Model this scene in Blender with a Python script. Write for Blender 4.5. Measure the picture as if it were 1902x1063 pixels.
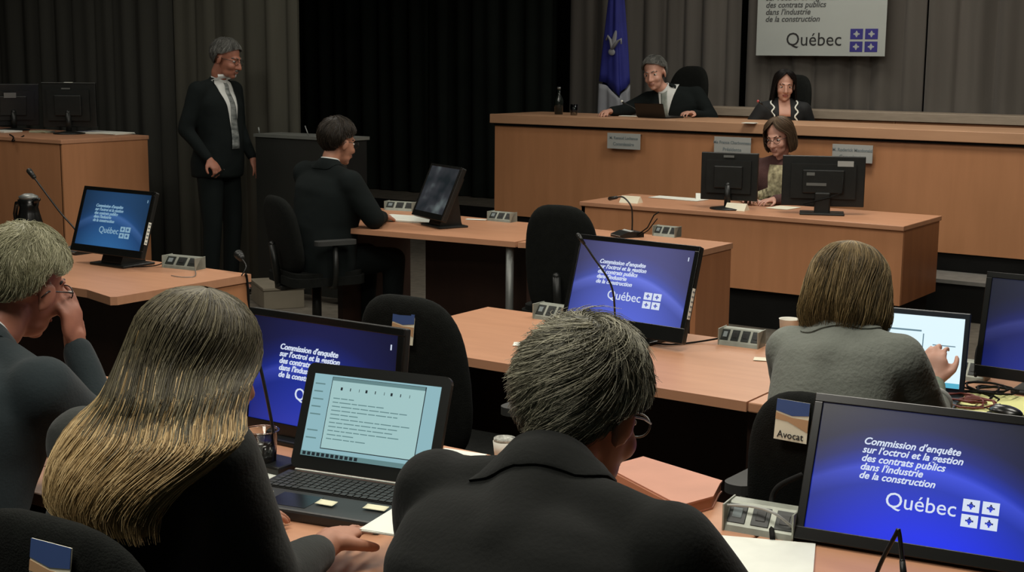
import bpy, bmesh, math, random
from mathutils import Vector, Matrix, Euler
from mathutils.bvhtree import BVHTree
from mathutils import noise as mnoise
for o in list(bpy.data.objects): bpy.data.objects.remove(o)
S = bpy.context.scene; COL = S.collection
random.seed(4)
PI = math.pi; R = math.radians
# ---------------------------------------------------------------- camera (room axes: +X along the dais, +Y towards it)
F = 2583.; TH = math.atan(425/F); H = 1.72; A = R(34.5); RL = R(0.5)
cd = bpy.data.cameras.new('camera'); cam = bpy.data.objects.new('camera', cd); COL.objects.link(cam)
cd.sensor_width = 36; cd.lens = F/1902*36; cd.clip_end = 60
cam.matrix_world = Matrix.Translation((0,0,H)) @ Matrix.Rotation(A,4,'Z') @ Matrix.Rotation(PI/2-TH,4,'X') @ Matrix.Rotation(RL,4,'Z')
S.camera = cam
# ---------------------------------------------------------------- world, lights, exposure
w = bpy.data.worlds.new('world'); S.world = w; w.use_nodes = True
w.node_tree.nodes['Background'].inputs[0].default_value = (.80,1.0,.92,1); w.node_tree.nodes['Background'].inputs[1].default_value = .045
def area(name, loc, sx, sy, e, col=(1,.95,.84), rot=(0,0,0), spread=180):
    l = bpy.data.lights.new(name,'AREA'); l.shape='RECTANGLE'; l.size=sx; l.size_y=sy; l.energy=e; l.color=col; l.spread=R(spread)
    o = bpy.data.objects.new(name,l); o.location=loc; o.rotation_euler=rot; COL.objects.link(o); return o
LAMPS = [(-1.3,2.6,38),(-3.6,3.2,26),(-1.2,5.0,30),(-3.8,5.6,30),(-6.3,4.2,26),(-3.2,8.0,40),(-6.4,6.6,10),(-4.4,9.9,16),(-1.5,9.2,14),(-1.8,0.5,42),(-8.8,5.2,10)]
for i,(x,y,e) in enumerate(LAMPS): area('panel_light', (x,y,3.36), .9,.9, e)
area('added_curtain_light', (-4.6,10.6,3.5), 4.5,.2, 13, rot=(R(-8),0,0))  # added lamp, out of view, to brighten the curtain and dais
S.view_settings.view_transform='Standard'; S.view_settings.look='None'; S.view_settings.gamma=1; S.view_settings.exposure=0.1
S.view_settings.use_curve_mapping=False
# ---------------------------------------------------------------- measuring: a sight line met with a height or a depth plane
def ray(x,y):
    u=x-951; v=y-531.5
    c=Vector((u*math.cos(RL)+v*math.sin(RL), F, u*math.sin(RL)-v*math.cos(RL)))
    fy=c.y*math.cos(TH)+c.z*math.sin(TH); fz=-c.y*math.sin(TH)+c.z*math.cos(TH)
    return Vector((c.x*math.cos(A)-fy*math.sin(A), c.x*math.sin(A)+fy*math.cos(A), fz))
def at(x,y,z): d=ray(x,y); return Vector((0,0,H))+d*((z-H)/d.z)
def aty(x,y,Y): d=ray(x,y); return Vector((0,0,H))+d*(Y/d.y)
# ---------------------------------------------------------------- materials
def lin(c): return tuple((v/12.92 if v<=.04045 else ((v+.055)/1.055)**2.4) for v in c)
def mat(name, col, rough=.6, metal=0, var=0, scale=8, spec=.5, bump=0, bscale=60, sheen=0, emit=None, estr=0, stretch=(1,1,1), col2=None, trans=0, alpha=1):
    m=bpy.data.materials.new(name); m.use_nodes=True; n=m.node_tree.nodes; l=m.node_tree.links; b=n['Principled BSDF']
    b.inputs['Base Color'].default_value=(*col,1); b.inputs['Roughness'].default_value=rough; b.inputs['Metallic'].default_value=metal
    b.inputs['Specular IOR Level'].default_value=spec
    if sheen: b.inputs['Sheen Weight'].default_value=sheen
    if trans: b.inputs['Transmission Weight'].default_value=trans
    if alpha<1: b.inputs['Alpha'].default_value=alpha
    if var or bump or col2:
        tc=n.new('ShaderNodeTexCoord'); mp=n.new('ShaderNodeMapping'); mp.inputs['Scale'].default_value=stretch; l.new(tc.outputs['Object'],mp.inputs[0])
    if var or col2:
        nz=n.new('ShaderNodeTexNoise'); nz.inputs['Scale'].default_value=scale; nz.inputs['Detail'].default_value=4; l.new(mp.outputs[0],nz.inputs[0])
        r=n.new('ShaderNodeValToRGB'); r.color_ramp.elements[0].position=.3; r.color_ramp.elements[1].position=.7
        c2=col2 or tuple(min(1,v*(1+var)) for v in col); c1=col if col2 else tuple(v*(1-var) for v in col)
        r.color_ramp.elements[0].color=(*c1,1); r.color_ramp.elements[1].color=(*c2,1)
        l.new(nz.outputs[0],r.inputs[0]); l.new(r.outputs[0],b.inputs['Base Color'])
    if bump:
        nb=n.new('ShaderNodeTexNoise'); nb.inputs['Scale'].default_value=bscale; l.new(mp.outputs[0],nb.inputs[0])
        bp=n.new('ShaderNodeBump'); bp.inputs['Strength'].default_value=bump; bp.inputs['Distance'].default_value=.01; l.new(nb.outputs[0],bp.inputs['Height']); l.new(bp.outputs[0],b.inputs['Normal'])
    if emit: b.inputs['Emission Color'].default_value=(*emit,1); b.inputs['Emission Strength'].default_value=estr
    return m
M_={}
def wood(name, c1, c2, stretch, rough=.42):
    m=mat(name,c1,rough,col2=c2,scale=3.0,stretch=stretch,spec=.4)
    n=m.node_tree.nodes;l=m.node_tree.links
    tc=[x for x in n if x.type=='TEX_COORD'][0]; b=n['Principled BSDF']; ramp=[x for x in n if x.type=='VALTORGB'][0]
    w2=n.new('ShaderNodeTexNoise'); w2.inputs['Scale'].default_value=.9; l.new(tc.outputs['Object'],w2.inputs[0])
    mx=n.new('ShaderNodeMix'); mx.data_type='RGBA'; mx.blend_type='MULTIPLY'; mx.inputs[0].default_value=.28
    r2=n.new('ShaderNodeValToRGB'); r2.color_ramp.elements[0].color=(.62,.62,.62,1); r2.color_ramp.elements[1].color=(1,1,1,1); r2.color_ramp.elements[0].position=.3;r2.color_ramp.elements[1].position=.65
    l.new(w2.outputs[0],r2.inputs[0]); l.new(ramp.outputs[0],mx.inputs[6]); l.new(r2.outputs[0],mx.inputs[7]); l.new(mx.outputs[2],b.inputs['Base Color'])
    return m
W_TOP=wood('desk_laminate_top',(.53,.262,.148),(.58,.292,.168),(1.2,9,3))
W_V=wood('desk_laminate_panel',(.50,.225,.105),(.56,.255,.122),(6,6,.7))
W_EDGE=wood('desk_edge_band',(.30,.135,.06),(.38,.18,.08),(3,3,1))
W_DAIS=wood('dais_veneer',(.49,.225,.103),(.55,.255,.12),(5,5,.6))
W_FASCIA=wood('dais_fascia_veneer',(.50,.28,.16),(.56,.32,.185),(1,1,6))
BLACKP=mat('black_plastic',(.010,.011,.010),.42,spec=.45,var=.2,scale=30)
BLACKG=mat('gloss_black_plastic',(.006,.0065,.006),.25,var=.1)
DARKF=mat('black_chair_fabric',(.008,.009,.008),.95,bump=.3,bscale=300,spec=.15,var=.2,scale=40)
ARM=mat('grey_armrest_plastic',(.035,.036,.034),.6,var=.15)
GREYM=mat('brushed_grey_metal',(.22,.23,.22),.45,metal=.6,var=.1)
CHROME=mat('chrome',(.5,.5,.48),.25,metal=1,var=.05)
SOCK=mat('socket_box_shell',(.33,.35,.30),.4,metal=.3,var=.1,scale=30)
SOCKD=mat('socket_face_black',(.008,.012,.010),.4,var=.2)
CARPET=mat('grey_carpet',(.135,.120,.098),.95,var=.18,scale=14,bump=.4,bscale=250,spec=.1)
BLK=mat('black_kick_board',(.006,.006,.0055),.8,var=.2,spec=.2)
WALLM=mat('dark_wall_paint',(.008,.0095,.008),.9,var=.15,spec=.1)
PAPER=mat('white_paper',(.80,.82,.74),.8,var=.03,scale=20)
CREAM=mat('cream_card',(.78,.74,.58),.8,var=.04,scale=20)
YEL=mat('yellow_pad_paper',(.80,.80,.34),.8,var=.04)
STICKY=mat('pale_yellow_sticky_note',(.80,.78,.55),.8,var=.04)
WHITEC=mat('white_paper_cup',(.72,.70,.62),.6,var=.04)
INK=mat('black_ink',(.02,.02,.02),.8)
GREYT=mat('grey_print',(.20,.24,.25),.8)
NAVY=mat('navy_print',(.035,.03,.22),.8,var=.05)
PLAQ=mat('pale_grey_name_plate',(.40,.41,.39),.5,var=.04)
BAN=mat('pale_grey_banner',(.40,.43,.41),.85,var=.03,scale=3)
LEATH=mat('reddish_brown_cover',(.56,.26,.175),.5,var=.08,scale=6)
COFFEE=mat('coffee',(.012,.007,.005),.1)
GLASS=mat('clear_plastic',(.9,.93,.9),.02,trans=1.0)
SUITB=mat('black_suit_wool',(.0075,.0085,.0075),.9,var=.12,scale=6,bump=.10,bscale=140,spec=.2,sheen=.05)
SUITN=mat('blue_grey_suit_wool',(.018,.026,.029),.9,var=.15,scale=5,bump=.10,bscale=140,spec=.2,sheen=.08)
SUITK=mat('near_black_suit_wool',(.007,.010,.010),.9,var=.12,scale=6,spec=.15)
SUITC=mat('charcoal_suit_wool',(.034,.037,.034),.9,var=.15,scale=5,bump=.10,bscale=140,spec=.2,sheen=.08)
SUITG=mat('grey_blazer_wool',(.165,.178,.155),.9,var=.12,scale=8,bump=.3,bscale=90,spec=.2,sheen=.08)
SHIRT=mat('white_shirt_cotton',(.62,.64,.62),.8,var=.04)
SHIRTB=mat('black_blouse',(.006,.007,.008),.8,var=.1)
MAUVE=mat('brown_mauve_cardigan',(.085,.038,.034),.9,var=.15,bump=.3,bscale=90)
PATT=mat('cream_patterned_blouse',(.10,.085,.04),.8,col2=(.60,.54,.33),scale=28)
TEALP=mat('teal_striped_cuff',(.10,.19,.17),.8,col2=(.22,.22,.14),scale=60,stretch=(1,1,8))
TIE=mat('striped_grey_tie',(.04,.05,.05),.6,col2=(.30,.32,.31),scale=14,stretch=(1,1,3))
TIEL=mat('pale_green_grey_tie',(.14,.17,.15),.6,col2=(.26,.28,.25),scale=24)
SKIN=mat('warm_skin',(.40,.185,.115),.55,var=.12,scale=14)
SKINR=mat('ruddy_skin',(.34,.135,.085),.55,var=.15,scale=14)
SKINP=mat('pale_skin',(.56,.30,.22),.5,var=.08,scale=14)
LIP=mat('lip_red',(.26,.06,.05),.5); LIPM=mat('lip_muted',(.31,.135,.10),.55)
EYE=mat('dark_eye',(.015,.010,.008),.2); EYEW=mat('eye_white',(.55,.52,.48),.3)
def hairm(n,cols): return [mat('%s_%s'%(n,t),c,.5,var=.1,scale=30,spec=.35) for t,c in zip(('shade','mid','light'),cols)]
H_GREY=hairm('salt_and_pepper_hair',[(.075,.073,.052),(.18,.17,.12),(.42,.40,.29)])
H_WHITE=hairm('white_blond_hair',[(.17,.165,.095),(.29,.28,.17),(.44,.42,.28)])
H_BLONDT=hairm('ash_brown_root_hair',[(.045,.038,.022),(.085,.072,.042),(.15,.13,.075)])
H_BLONDE=hairm('golden_blonde_hair',[(.20,.13,.052),(.38,.26,.115),(.60,.44,.22)])
H_BOB=hairm('honey_brown_hair',[(.060,.042,.016),(.15,.10,.038),(.28,.20,.09)])
H_DARK=hairm('dark_brown_hair',[(.012,.009,.006),(.025,.018,.012),(.05,.036,.024)])
H_BLACK=hairm('black_hair',[(.004,.004,.004),(.008,.006,.006),(.016,.011,.010)])
H_AUB=hairm('light_brown_bob_hair',[(.06,.036,.02),(.10,.062,.035),(.15,.10,.06)])
H_SALT=hairm('short_grey_hair',[(.05,.05,.046),(.11,.11,.10),(.24,.24,.22)])
SPEC=mat('dark_spectacle_frame',(.01,.008,.008),.3)
def emis(name, col, s=1):
    m=bpy.data.materials.new(name); m.use_nodes=True; n=m.node_tree.nodes; b=n['Principled BSDF']; b.inputs['Base Color'].default_value=(.005,.005,.005,1); b.inputs['Roughness'].default_value=.3
    b.inputs['Emission Color'].default_value=(*col,1); b.inputs['Emission Strength'].default_value=s; return m
def blue_screen(name, top, mid, bot, s=1):
    """what the screen shows: near-black at the top, blue glow below with a bright sweep (screen-local coordinates)"""
    m=emis(name,(0,0,1),s); n=m.node_tree.nodes; l=m.node_tree.links; b=n['Principled BSDF']
    tc=n.new('ShaderNodeTexCoord'); sp=n.new('ShaderNodeSeparateXYZ'); l.new(tc.outputs['Generated'],sp.inputs[0])
    def mth(op,a,bb=None,c=None):
        k=n.new('ShaderNodeMath'); k.operation=op
        for i,v in enumerate((a,bb,c)):
            if v is None: continue
            if isinstance(v,(int,float)): k.inputs[i].default_value=v
            else: l.new(v,k.inputs[i])
        return k.outputs[0]
    x,z=sp.outputs[0],sp.outputs[2]
    arch=mth('ADD',mth('MULTIPLY',mth('POWER',mth('ABSOLUTE',mth('SUBTRACT',x,.42)),2.0),-1.1),.62)
    d=mth('SUBTRACT',arch,z)
    r=n.new('ShaderNodeValToRGB'); e=r.color_ramp.elements
    e[0].position=.0; e[0].color=(*top,1); e[1].position=1; e[1].color=(*bot,1)
    for p,c in ((.26,tuple(a*.92+bb*.08 for a,bb in zip(top,mid))),(.40,tuple(a*.6+bb*.4 for a,bb in zip(top,mid))),(.49,mid),(.535,tuple(min(1,v*1.5+.02) for v in mid)),(.66,mid)):
        q=e.new(p); q.color=(*c,1)
    l.new(mth('ADD',mth('MULTIPLY',d,.9),.5),r.inputs[0])
    vx=mth('SUBTRACT',1.0,mth('MULTIPLY',mth('POWER',mth('ABSOLUTE',mth('SUBTRACT',x,.55)),2.0),1.6))
    mx=n.new('ShaderNodeMix'); mx.data_type='RGBA'; mx.blend_type='MULTIPLY'; mx.inputs[0].default_value=1; l.new(r.outputs[0],mx.inputs[6])
    cb=n.new('ShaderNodeCombineColor'); l.new(vx,cb.inputs[0]); l.new(vx,cb.inputs[1]); l.new(mth('MAXIMUM',vx,.55),cb.inputs[2]); l.new(cb.outputs[0],mx.inputs[7])
    l.new(mx.outputs[2],b.inputs['Emission Color']); return m
SCR_FG=blue_screen('blue_desktop_bright',(.012,.014,.03),(.014,.035,.42),(.012,.03,.75),1.0)
SCR_MID=blue_screen('blue_desktop_washed',(.09,.09,.22),(.09,.12,.50),(.10,.14,.66),.9)
SCR_BL=blue_screen('blue_desktop_deep',(.010,.011,.05),(.013,.03,.30),(.02,.04,.42),.9)
SCR_LB=blue_screen('blue_desktop_teal',(.015,.05,.12),(.018,.07,.20),(.025,.11,.28),.9)
SCR_RT=blue_screen('blue_desktop_dim',(.012,.016,.04),(.014,.022,.16),(.016,.03,.28),.85)
LET=emis('lit_white_lettering',(.72,.80,.95),.85); LETD=emis('lit_dim_lettering',(.25,.42,.55),.8)
DOC=emis('lit_window_page',(.36,.56,.56),.9); DOCS=emis('lit_desktop_light_blue',(.27,.47,.52),.9); DOCL=emis('lit_page_text',(.14,.26,.27),.8); DOCK=emis('lit_window_border',(.02,.03,.04),.5)
WSC=emis('lit_white_page',(.74,.92,1.0),.95); WSB=emis('lit_taskbar_blue',(.10,.45,.62),.9); WST=emis('lit_toolbar_grey',(.16,.27,.33),.8)
# ---------------------------------------------------------------- mesh kit
class MB:
    def __init__(s): s.bm=bmesh.new(); s.mi=0
    def _f(s,vs):
        try: f=s.bm.faces.new(vs); f.material_index=s.mi; f.smooth=True; return f
        except ValueError: return None
    def box(s,x0,x1,y0,y1,z0,z1,bev=0,mtx=None):
        b=bmesh.new(); bmesh.ops.create_cube(b,size=1)
        for v in b.verts: v.co=Vector(((x0+x1)/2+v.co.x*(x1-x0),(y0+y1)/2+v.co.y*(y1-y0),(z0+z1)/2+v.co.z*(z1-z0)))
        if bev: bmesh.ops.bevel(b,geom=list(b.edges),offset=bev,segments=2,affect='EDGES',profile=.5)
        s._merge(b,mtx,False); return s
    def _merge(s,b,mtx=None,smooth=True):
        mp={}
        for v in b.verts: mp[v]=s.bm.verts.new(mtx@v.co if mtx else v.co)
        for f in b.faces:
            q=s._f([mp[v] for v in f.verts])
            if q: q.smooth=smooth
        b.free()
    def ell(s,c,r,rot=None,seg=20):
        b=bmesh.new(); bmesh.ops.create_uvsphere(b,u_segments=seg,v_segments=max(8,seg*2//3),radius=1)
        if isinstance(r,(int,float)): r=(r,r,r)
        m=Matrix.Translation(c)@(rot.to_4x4() if rot is not None else Matrix())@Matrix.Diagonal((*r,1)); s._merge(b,m); return s
    def cone(s,a,b_,ra,rb,seg=18):
        a=Vector(a); b_=Vector(b_); d=b_-a; 
        if d.length<1e-6: return s
        q=d.to_track_quat('Z','Y'); rings=[]
        for p,r in ((a,ra),(b_,rb)):
            rings.append([s.bm.verts.new(p+q@Vector((math.cos(2*PI*i/seg)*r,math.sin(2*PI*i/seg)*r,0))) for i in range(seg)])
        for i in range(seg): s._f([rings[0][i],rings[0][(i+1)%seg],rings[1][(i+1)%seg],rings[1][i]])
        s._f(rings[0][::-1]); s._f(rings[1]); return s
    def limb(s,pts,rad,seg=18):
        for p,r in zip(pts,rad): s.ell(p,r,seg=seg)
        for i in range(len(pts)-1): s.cone(pts[i],pts[i+1],rad[i],rad[i+1],seg)
        return s
    def tube(s,pts,r,seg=8,cap=True,r2=None):
        pts=[Vector(p) for p in pts]; n=len(pts); up=None; prev=None
        for i,p in enumerate(pts):
            t=(pts[min(i+1,n-1)]-pts[max(i-1,0)]).normalized()
            if up is None: up=t.orthogonal().normalized()
            else: up=(up-t*up.dot(t)).normalized()
            bi=t.cross(up); rr=r if r2 is None else r+(r2-r)*i/(n-1)
            ring=[s.bm.verts.new(p+(up*math.cos(2*PI*k/seg)+bi*math.sin(2*PI*k/seg))*rr) for k in range(seg)]
            if prev:
                for k in range(seg): s._f([prev[k],prev[(k+1)%seg],ring[(k+1)%seg],ring[k]])
            elif cap: s._f(ring[::-1])
            prev=ring
        if cap: s._f(prev)
        return s
    def lathe(s,prof,c=(0,0,0),seg=28):
        c=Vector(c); prev=None
        for r,z in prof:
            ring=[s.bm.verts.new(c+Vector((math.cos(2*PI*k/seg)*max(r,1e-4),math.sin(2*PI*k/seg)*max(r,1e-4),z))) for k in range(seg)]
            if prev:
                for k in range(seg): s._f([prev[k],prev[(k+1)%seg],ring[(k+1)%seg],ring[k]])
            prev=ring
        return s
    def prism(s,pts,d0,d1,ax='Z',mtx=None):
        """outline extruded from d0 to d1 along ax; pts in the two remaining axes"""
        def P(a,b_,d): return Vector((a,b_,d)) if ax=='Z' else (Vector((a,d,b_)) if ax=='Y' else Vector((d,a,b_)))
        lo=[P(a,b_,d0) for a,b_ in pts]; hi=[P(a,b_,d1) for a,b_ in pts]
        if mtx: lo=[mtx@v for v in lo]; hi=[mtx@v for v in hi]
        lo=[s.bm.verts.new(v) for v in lo]; hi=[s.bm.verts.new(v) for v in hi]; n=len(pts)
        for i in range(n):
            f=s._f([lo[i],lo[(i+1)%n],hi[(i+1)%n],hi[i]])
            if f: f.smooth=False
        for q in (lo[::-1],hi):
            f=s._f(q)
            if f: f.smooth=False
        return s
    def grid(s,P,cu=False):
        """P[i][j] vectors"""
        V=[[s.bm.verts.new(p) for p in row] for row in P]
        for i in range(len(V)-1):
            for j in range(len(V[0])-(0 if cu else 1)):
                j2=(j+1)%len(V[0]); s._f([V[i][j],V[i][j2],V[i+1][j2],V[i+1][j]])
        return s
    def obj(s,name,m,parent=None,loc=None,rot=None,norm=True,**tags):
        if norm and s.bm.faces: bmesh.ops.recalc_face_normals(s.bm,faces=list(s.bm.faces))
        me=bpy.data.meshes.new(name); s.bm.to_mesh(me); s.bm.free()
        for k in (m if isinstance(m,(list,tuple)) else [m]): me.materials.append(k)
        o=bpy.data.objects.new(name,me); COL.objects.link(o)
        if parent: o.parent=parent
        if loc is not None: o.location=loc
        if rot is not None: o.rotation_euler=rot
        for k,v in tags.items(): o[k]=v
        return o
def rrect(w,h,r,seg=6):
    pts=[]
    for cx,cy,a0 in ((w/2-r,h/2-r,0),(-w/2+r,h/2-r,90),(-w/2+r,-h/2+r,180),(w/2-r,-h/2+r,270)):
        for k in range(seg+1):
            a=R(a0+90*k/seg); pts.append((cx+math.cos(a)*r,cy+math.sin(a)*r))
    return pts
def thing(name,label,cat,loc=(0,0,0),rz=0,group=None):
    o=bpy.data.objects.new(name,None); COL.objects.link(o); o.empty_display_size=.1; o.location=loc; o.rotation_euler=(0,0,rz)
    o['label']=label; o['category']=cat
    if group: o['group']=group
    return o
def tag(o,label,cat,group=None):
    o['label']=label; o['category']=cat
    if group: o['group']=group
    return o
def struct(name,m_,mb): return mb.obj(name,m_,kind='structure')
def bake(o):
    """apply the modifiers"""
    bpy.context.view_layer.update(); dg=bpy.context.evaluated_depsgraph_get(); dg.update(); e=o.evaluated_get(dg)
    me=bpy.data.meshes.new_from_object(e,depsgraph=dg); me.name=o.name; o.modifiers.clear(); o.data=me
    for p in me.polygons: p.use_smooth=True
    return o
def remesh(o,vox,sm=6,fac=.6):
    m=o.modifiers.new('r','REMESH'); m.mode='VOXEL'; m.voxel_size=vox
    if sm: s2=o.modifiers.new('s','SMOOTH'); s2.iterations=sm; s2.factor=fac
    return bake(o)
def text(body,size,m_,parent,mtx,name='lettering',shear=0,depth=.0006,line=1.0,offset=0,align='LEFT'):
    c=bpy.data.curves.new('t','FONT'); c.body=body; c.size=size; c.shear=shear; c.extrude=depth; c.space_line=line; c.offset=offset; c.align_x=align; c.resolution_u=3
    t=bpy.data.objects.new('t',c); COL.objects.link(t); bpy.context.view_layer.update()
    dg=bpy.context.evaluated_depsgraph_get(); me=bpy.data.meshes.new_from_object(t.evaluated_get(dg),depsgraph=dg)
    bpy.data.objects.remove(t); me.transform(mtx); me.materials.clear(); me.materials.append(m_); me.name=name
    o=bpy.data.objects.new(name,me); COL.objects.link(o); o.parent=parent; return o
FRONT=Matrix.Rotation(PI/2,4,'X')      # text plane XY -> XZ, facing -Y
def dup(root,**kw):
    r=root.copy(); COL.objects.link(r)
    for k,v in kw.items():
        if k in('loc',): r.location=v
        elif k=='rz': r.rotation_euler=(0,0,v)
        elif v is None:
            if k in r: del r[k]
        else: r[k]=v
    for ch in list(root.children):
        c=ch.copy(); COL.objects.link(c); c.parent=r
        for g in list(ch.children):
            d=g.copy(); COL.objects.link(d); d.parent=c
    return r
# ================================================================ THE ROOM
struct('floor',CARPET,MB().box(-13,3.5,-1.5,12.2,-.1,0))
struct('wall_back',WALLM,MB().box(-13,3.5,12.0,12.2,0,3.5))
struct('wall_left',WALLM,MB().box(-13,-12.8,-1.5,12.0,0,3.5))
struct('wall_right',WALLM,MB().box(3.3,3.5,-1.5,12.0,0,3.5))
struct('ceiling',WALLM,MB().box(-13,3.5,-1.5,12.2,3.5,3.6))
cl0=None
for i,(x,y,e) in enumerate(LAMPS):
    t=thing('ceiling_light','square flush ceiling light panel above the hearing room','light',(x,y,3.38),0,'ceiling light panels')
    MB().box(-.5,.5,-.5,.5,.06,.12).obj('frame',GREYM,t); MB().box(-.45,.45,-.45,.45,.045,.062).obj('diffuser',emis('ceiling_diffuser',(1,.95,.84),1.2),t)
t=thing('added_strip_light','long narrow ceiling strip light above the judges','light',(-4.6,10.6,3.42))  # unseen fixture, added to give the curtain lamp a body
MB().box(-2.3,2.3,-.12,.12,.10,.16).obj('frame',GREYM,t); MB().box(-2.25,2.25,-.10,.10,.09,.102).obj('diffuser',emis('added_strip_glow',(1,.95,.84),1.2),t)
# dais platform with black riser, grey tread, and the step beside it
struct('trim_1',BLK,MB().box(-6.78,3.3,9.64,12,0,.40))       # black riser of the dais
struct('trim_2',CARPET,MB().box(-6.78,3.3,9.80,12,.40,.402))
struct('trim_3',BLK,MB().box(-12.8,-6.79,10.5,12,0,.34)); struct('trim_4',CARPET,MB().box(-12.8,-6.79,10.5,12,.34,.342))
st=thing('dais_step','low carpeted step with black riser in front of the dais','step',(-2.9,9.3,0))
MB().box(-.5,.50,-.06,.32,0,.25).obj('riser',BLK,st); MB().box(-.5,.50,-.07,.33,.25,.275).obj('tread',mat('step_grey_carpet',(.17,.165,.15),.95,var=.15,scale=14),st)
# curtains -------------------------------------------------------
def curtain(name,x0,x1,y,z0,z1,m_,label,seed,pitch=.23,amp=.08,rz=0):
    rnd=random.Random(seed); b=MB(); n=int((x1-x0)/.012); rows=12
    ph=[rnd.uniform(-.6,.6) for _ in range(200)]; am=[rnd.uniform(.5,1.2) for _ in range(200)]; w_=[rnd.uniform(.75,1.3) for _ in range(200)]
    ks=[0]; 
    for k in range(199): ks.append(ks[-1]+w_[k]*pitch)
    def off(x,z):
        u=(x-x0); k=0
        while k<198 and ks[k+1]<u: k+=1
        f=(u-ks[k])/(ks[k+1]-ks[k]); s=math.sin(PI*f)
        v=(s**.6)*am[k]*amp
        return v+amp*.25*math.sin(u*31+ph[k]+z*.35)*(1-.3*z/3)
    def row(z,dy): return [Vector((x0+(x1-x0)*i/n,y-off(x0+(x1-x0)*i/n,z)+dy,z)) for i in range(n+1)]
    zs=[z0+(z1-z0)*j/rows for j in range(rows+1)]
    front=[row(z,0) for z in zs]; back=[row(z,.015) for z in zs[::-1]]
    b.grid(front+back+[front[0]])
    o=b.obj(name,m_); tag(o,label,'curtain'); return o
CUR_R=mat('grey_brown_drape',(.115,.105,.094),.9,var=.12,scale=2,stretch=(3,3,.3),sheen=.1,spec=.1)
CUR_L=mat('dark_grey_drape',(.042,.042,.036),.9,var=.12,scale=2,stretch=(3,3,.3),spec=.1)
CUR_K=mat('black_drape',(.010,.013,.011),.95,var=.2,scale=2,spec=.1)
curtain('curtain',-7.15,-5.35,11.35,.42,3.35,CUR_R,'grey pleated curtain behind the flag and the man at the dais',1)
curtain('curtain',-5.33,-3.75,11.38,.42,3.35,CUR_R,'grey pleated curtain behind the hanging banner',2)
curtain('curtain',-3.73,-1.2,11.35,.42,3.35,CUR_R,'grey pleated curtain at the right, beyond the banner',3)
curtain('curtain',-12.2,-8.35,7.55,.02,3.35,CUR_L,'dark grey pleated curtain behind the tall wooden counter',4,amp=.06)
curtain('curtain',-8.33,-7.02,7.5,.02,3.35,mat('olive_grey_drape',(.062,.060,.048),.9,var=.15,scale=2,stretch=(3,3,.3),spec=.1),'dark grey pleated curtain between standing man and black lectern',5,amp=.055)
curtain('curtain',-11.6,-7.2,11.2,.35,3.35,CUR_K,'black drape in the dark gap between the grey curtains',6,pitch=.3)
# ================================================================ DESKS
# dais bench
d=thing('dais_bench','long raised wooden judges bench with thick front rail','bench',(-6.8,9.6,0))
MB().box(0,8.0,.02,.06,.402,1.16).obj('front_panel',W_DAIS,d)
MB().box(-.02,8.0,-.03,.025,1.175,1.25,.004).obj('fascia_rail',W_FASCIA,d)
MB().box(0,8.0,.0,.02,1.155,1.177).obj('shadow_gap',BLK,d)
MB().box(-.0,8.0,.025,.72,1.21,1.25,.003).obj('desk_top',W_FASCIA,d)
MB().box(0,.03,.06,.70,.402,1.21).obj('end_panel',W_DAIS,d)
for x in (1.9,3.8,5.7,7.6): MB().box(x,x+.03,.06,.68,.402,1.21).obj('divider_panel',W_DAIS,d)
d=thing('low_wall_panel','low wooden wainscot box running behind the judges along the curtain','panelling',(-5.75,11.0,0))
MB().box(0,6.5,.0,.03,.402,1.24).obj('panel',W_DAIS,d); MB().box(-.02,6.5,-.03,.3,1.24,1.31,.004).obj('ledge',mat('greyish_wood_ledge',(.36,.29,.22),.5,var=.1,stretch=(1,6,6)),d)
for x in (0,1.9,3.1,4.5): MB().box(x,x+.012,-.012,0,.402,1.24).obj('batten',W_EDGE,d)
# clerk desk
def desk(name,label,x0,x1,y0,y1,legs='panel',front='wood',z=.74,th=.03,panel_side='front',loc=None,bot=.0,rz=0,top_pts=None):
    t=thing(name,label,'desk',(x0,y0,0),rz)
    W=x1-x0;D=y1-y0
    if top_pts: MB().prism(top_pts,z-th,z).obj('desk_top',W_TOP,t)
    else: MB().box(0,W,0,D,z-th,z,.004).obj('desk_top',W_TOP,t)
    return t,W,D
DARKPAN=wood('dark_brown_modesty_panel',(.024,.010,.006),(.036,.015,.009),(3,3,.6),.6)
t,W,D=desk('clerk_desk','wide wooden clerk desk with two monitors, in front of the dais',-5.05,-2.76,8.16,8.88,)
MB().box(.55,W-.009,.02,.045,.25,.71).obj('front_panel',W_V,t); MB().box(0,.55,.02,.045,.25,.71).obj('front_panel',W_V,t)
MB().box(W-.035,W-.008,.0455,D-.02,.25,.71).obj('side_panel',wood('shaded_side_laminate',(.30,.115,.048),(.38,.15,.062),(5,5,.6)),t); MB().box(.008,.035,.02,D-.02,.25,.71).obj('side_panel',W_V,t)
MB().box(.05,W-.05,.07,D-.06,.0,.26).obj('plinth',BLK,t)
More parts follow.
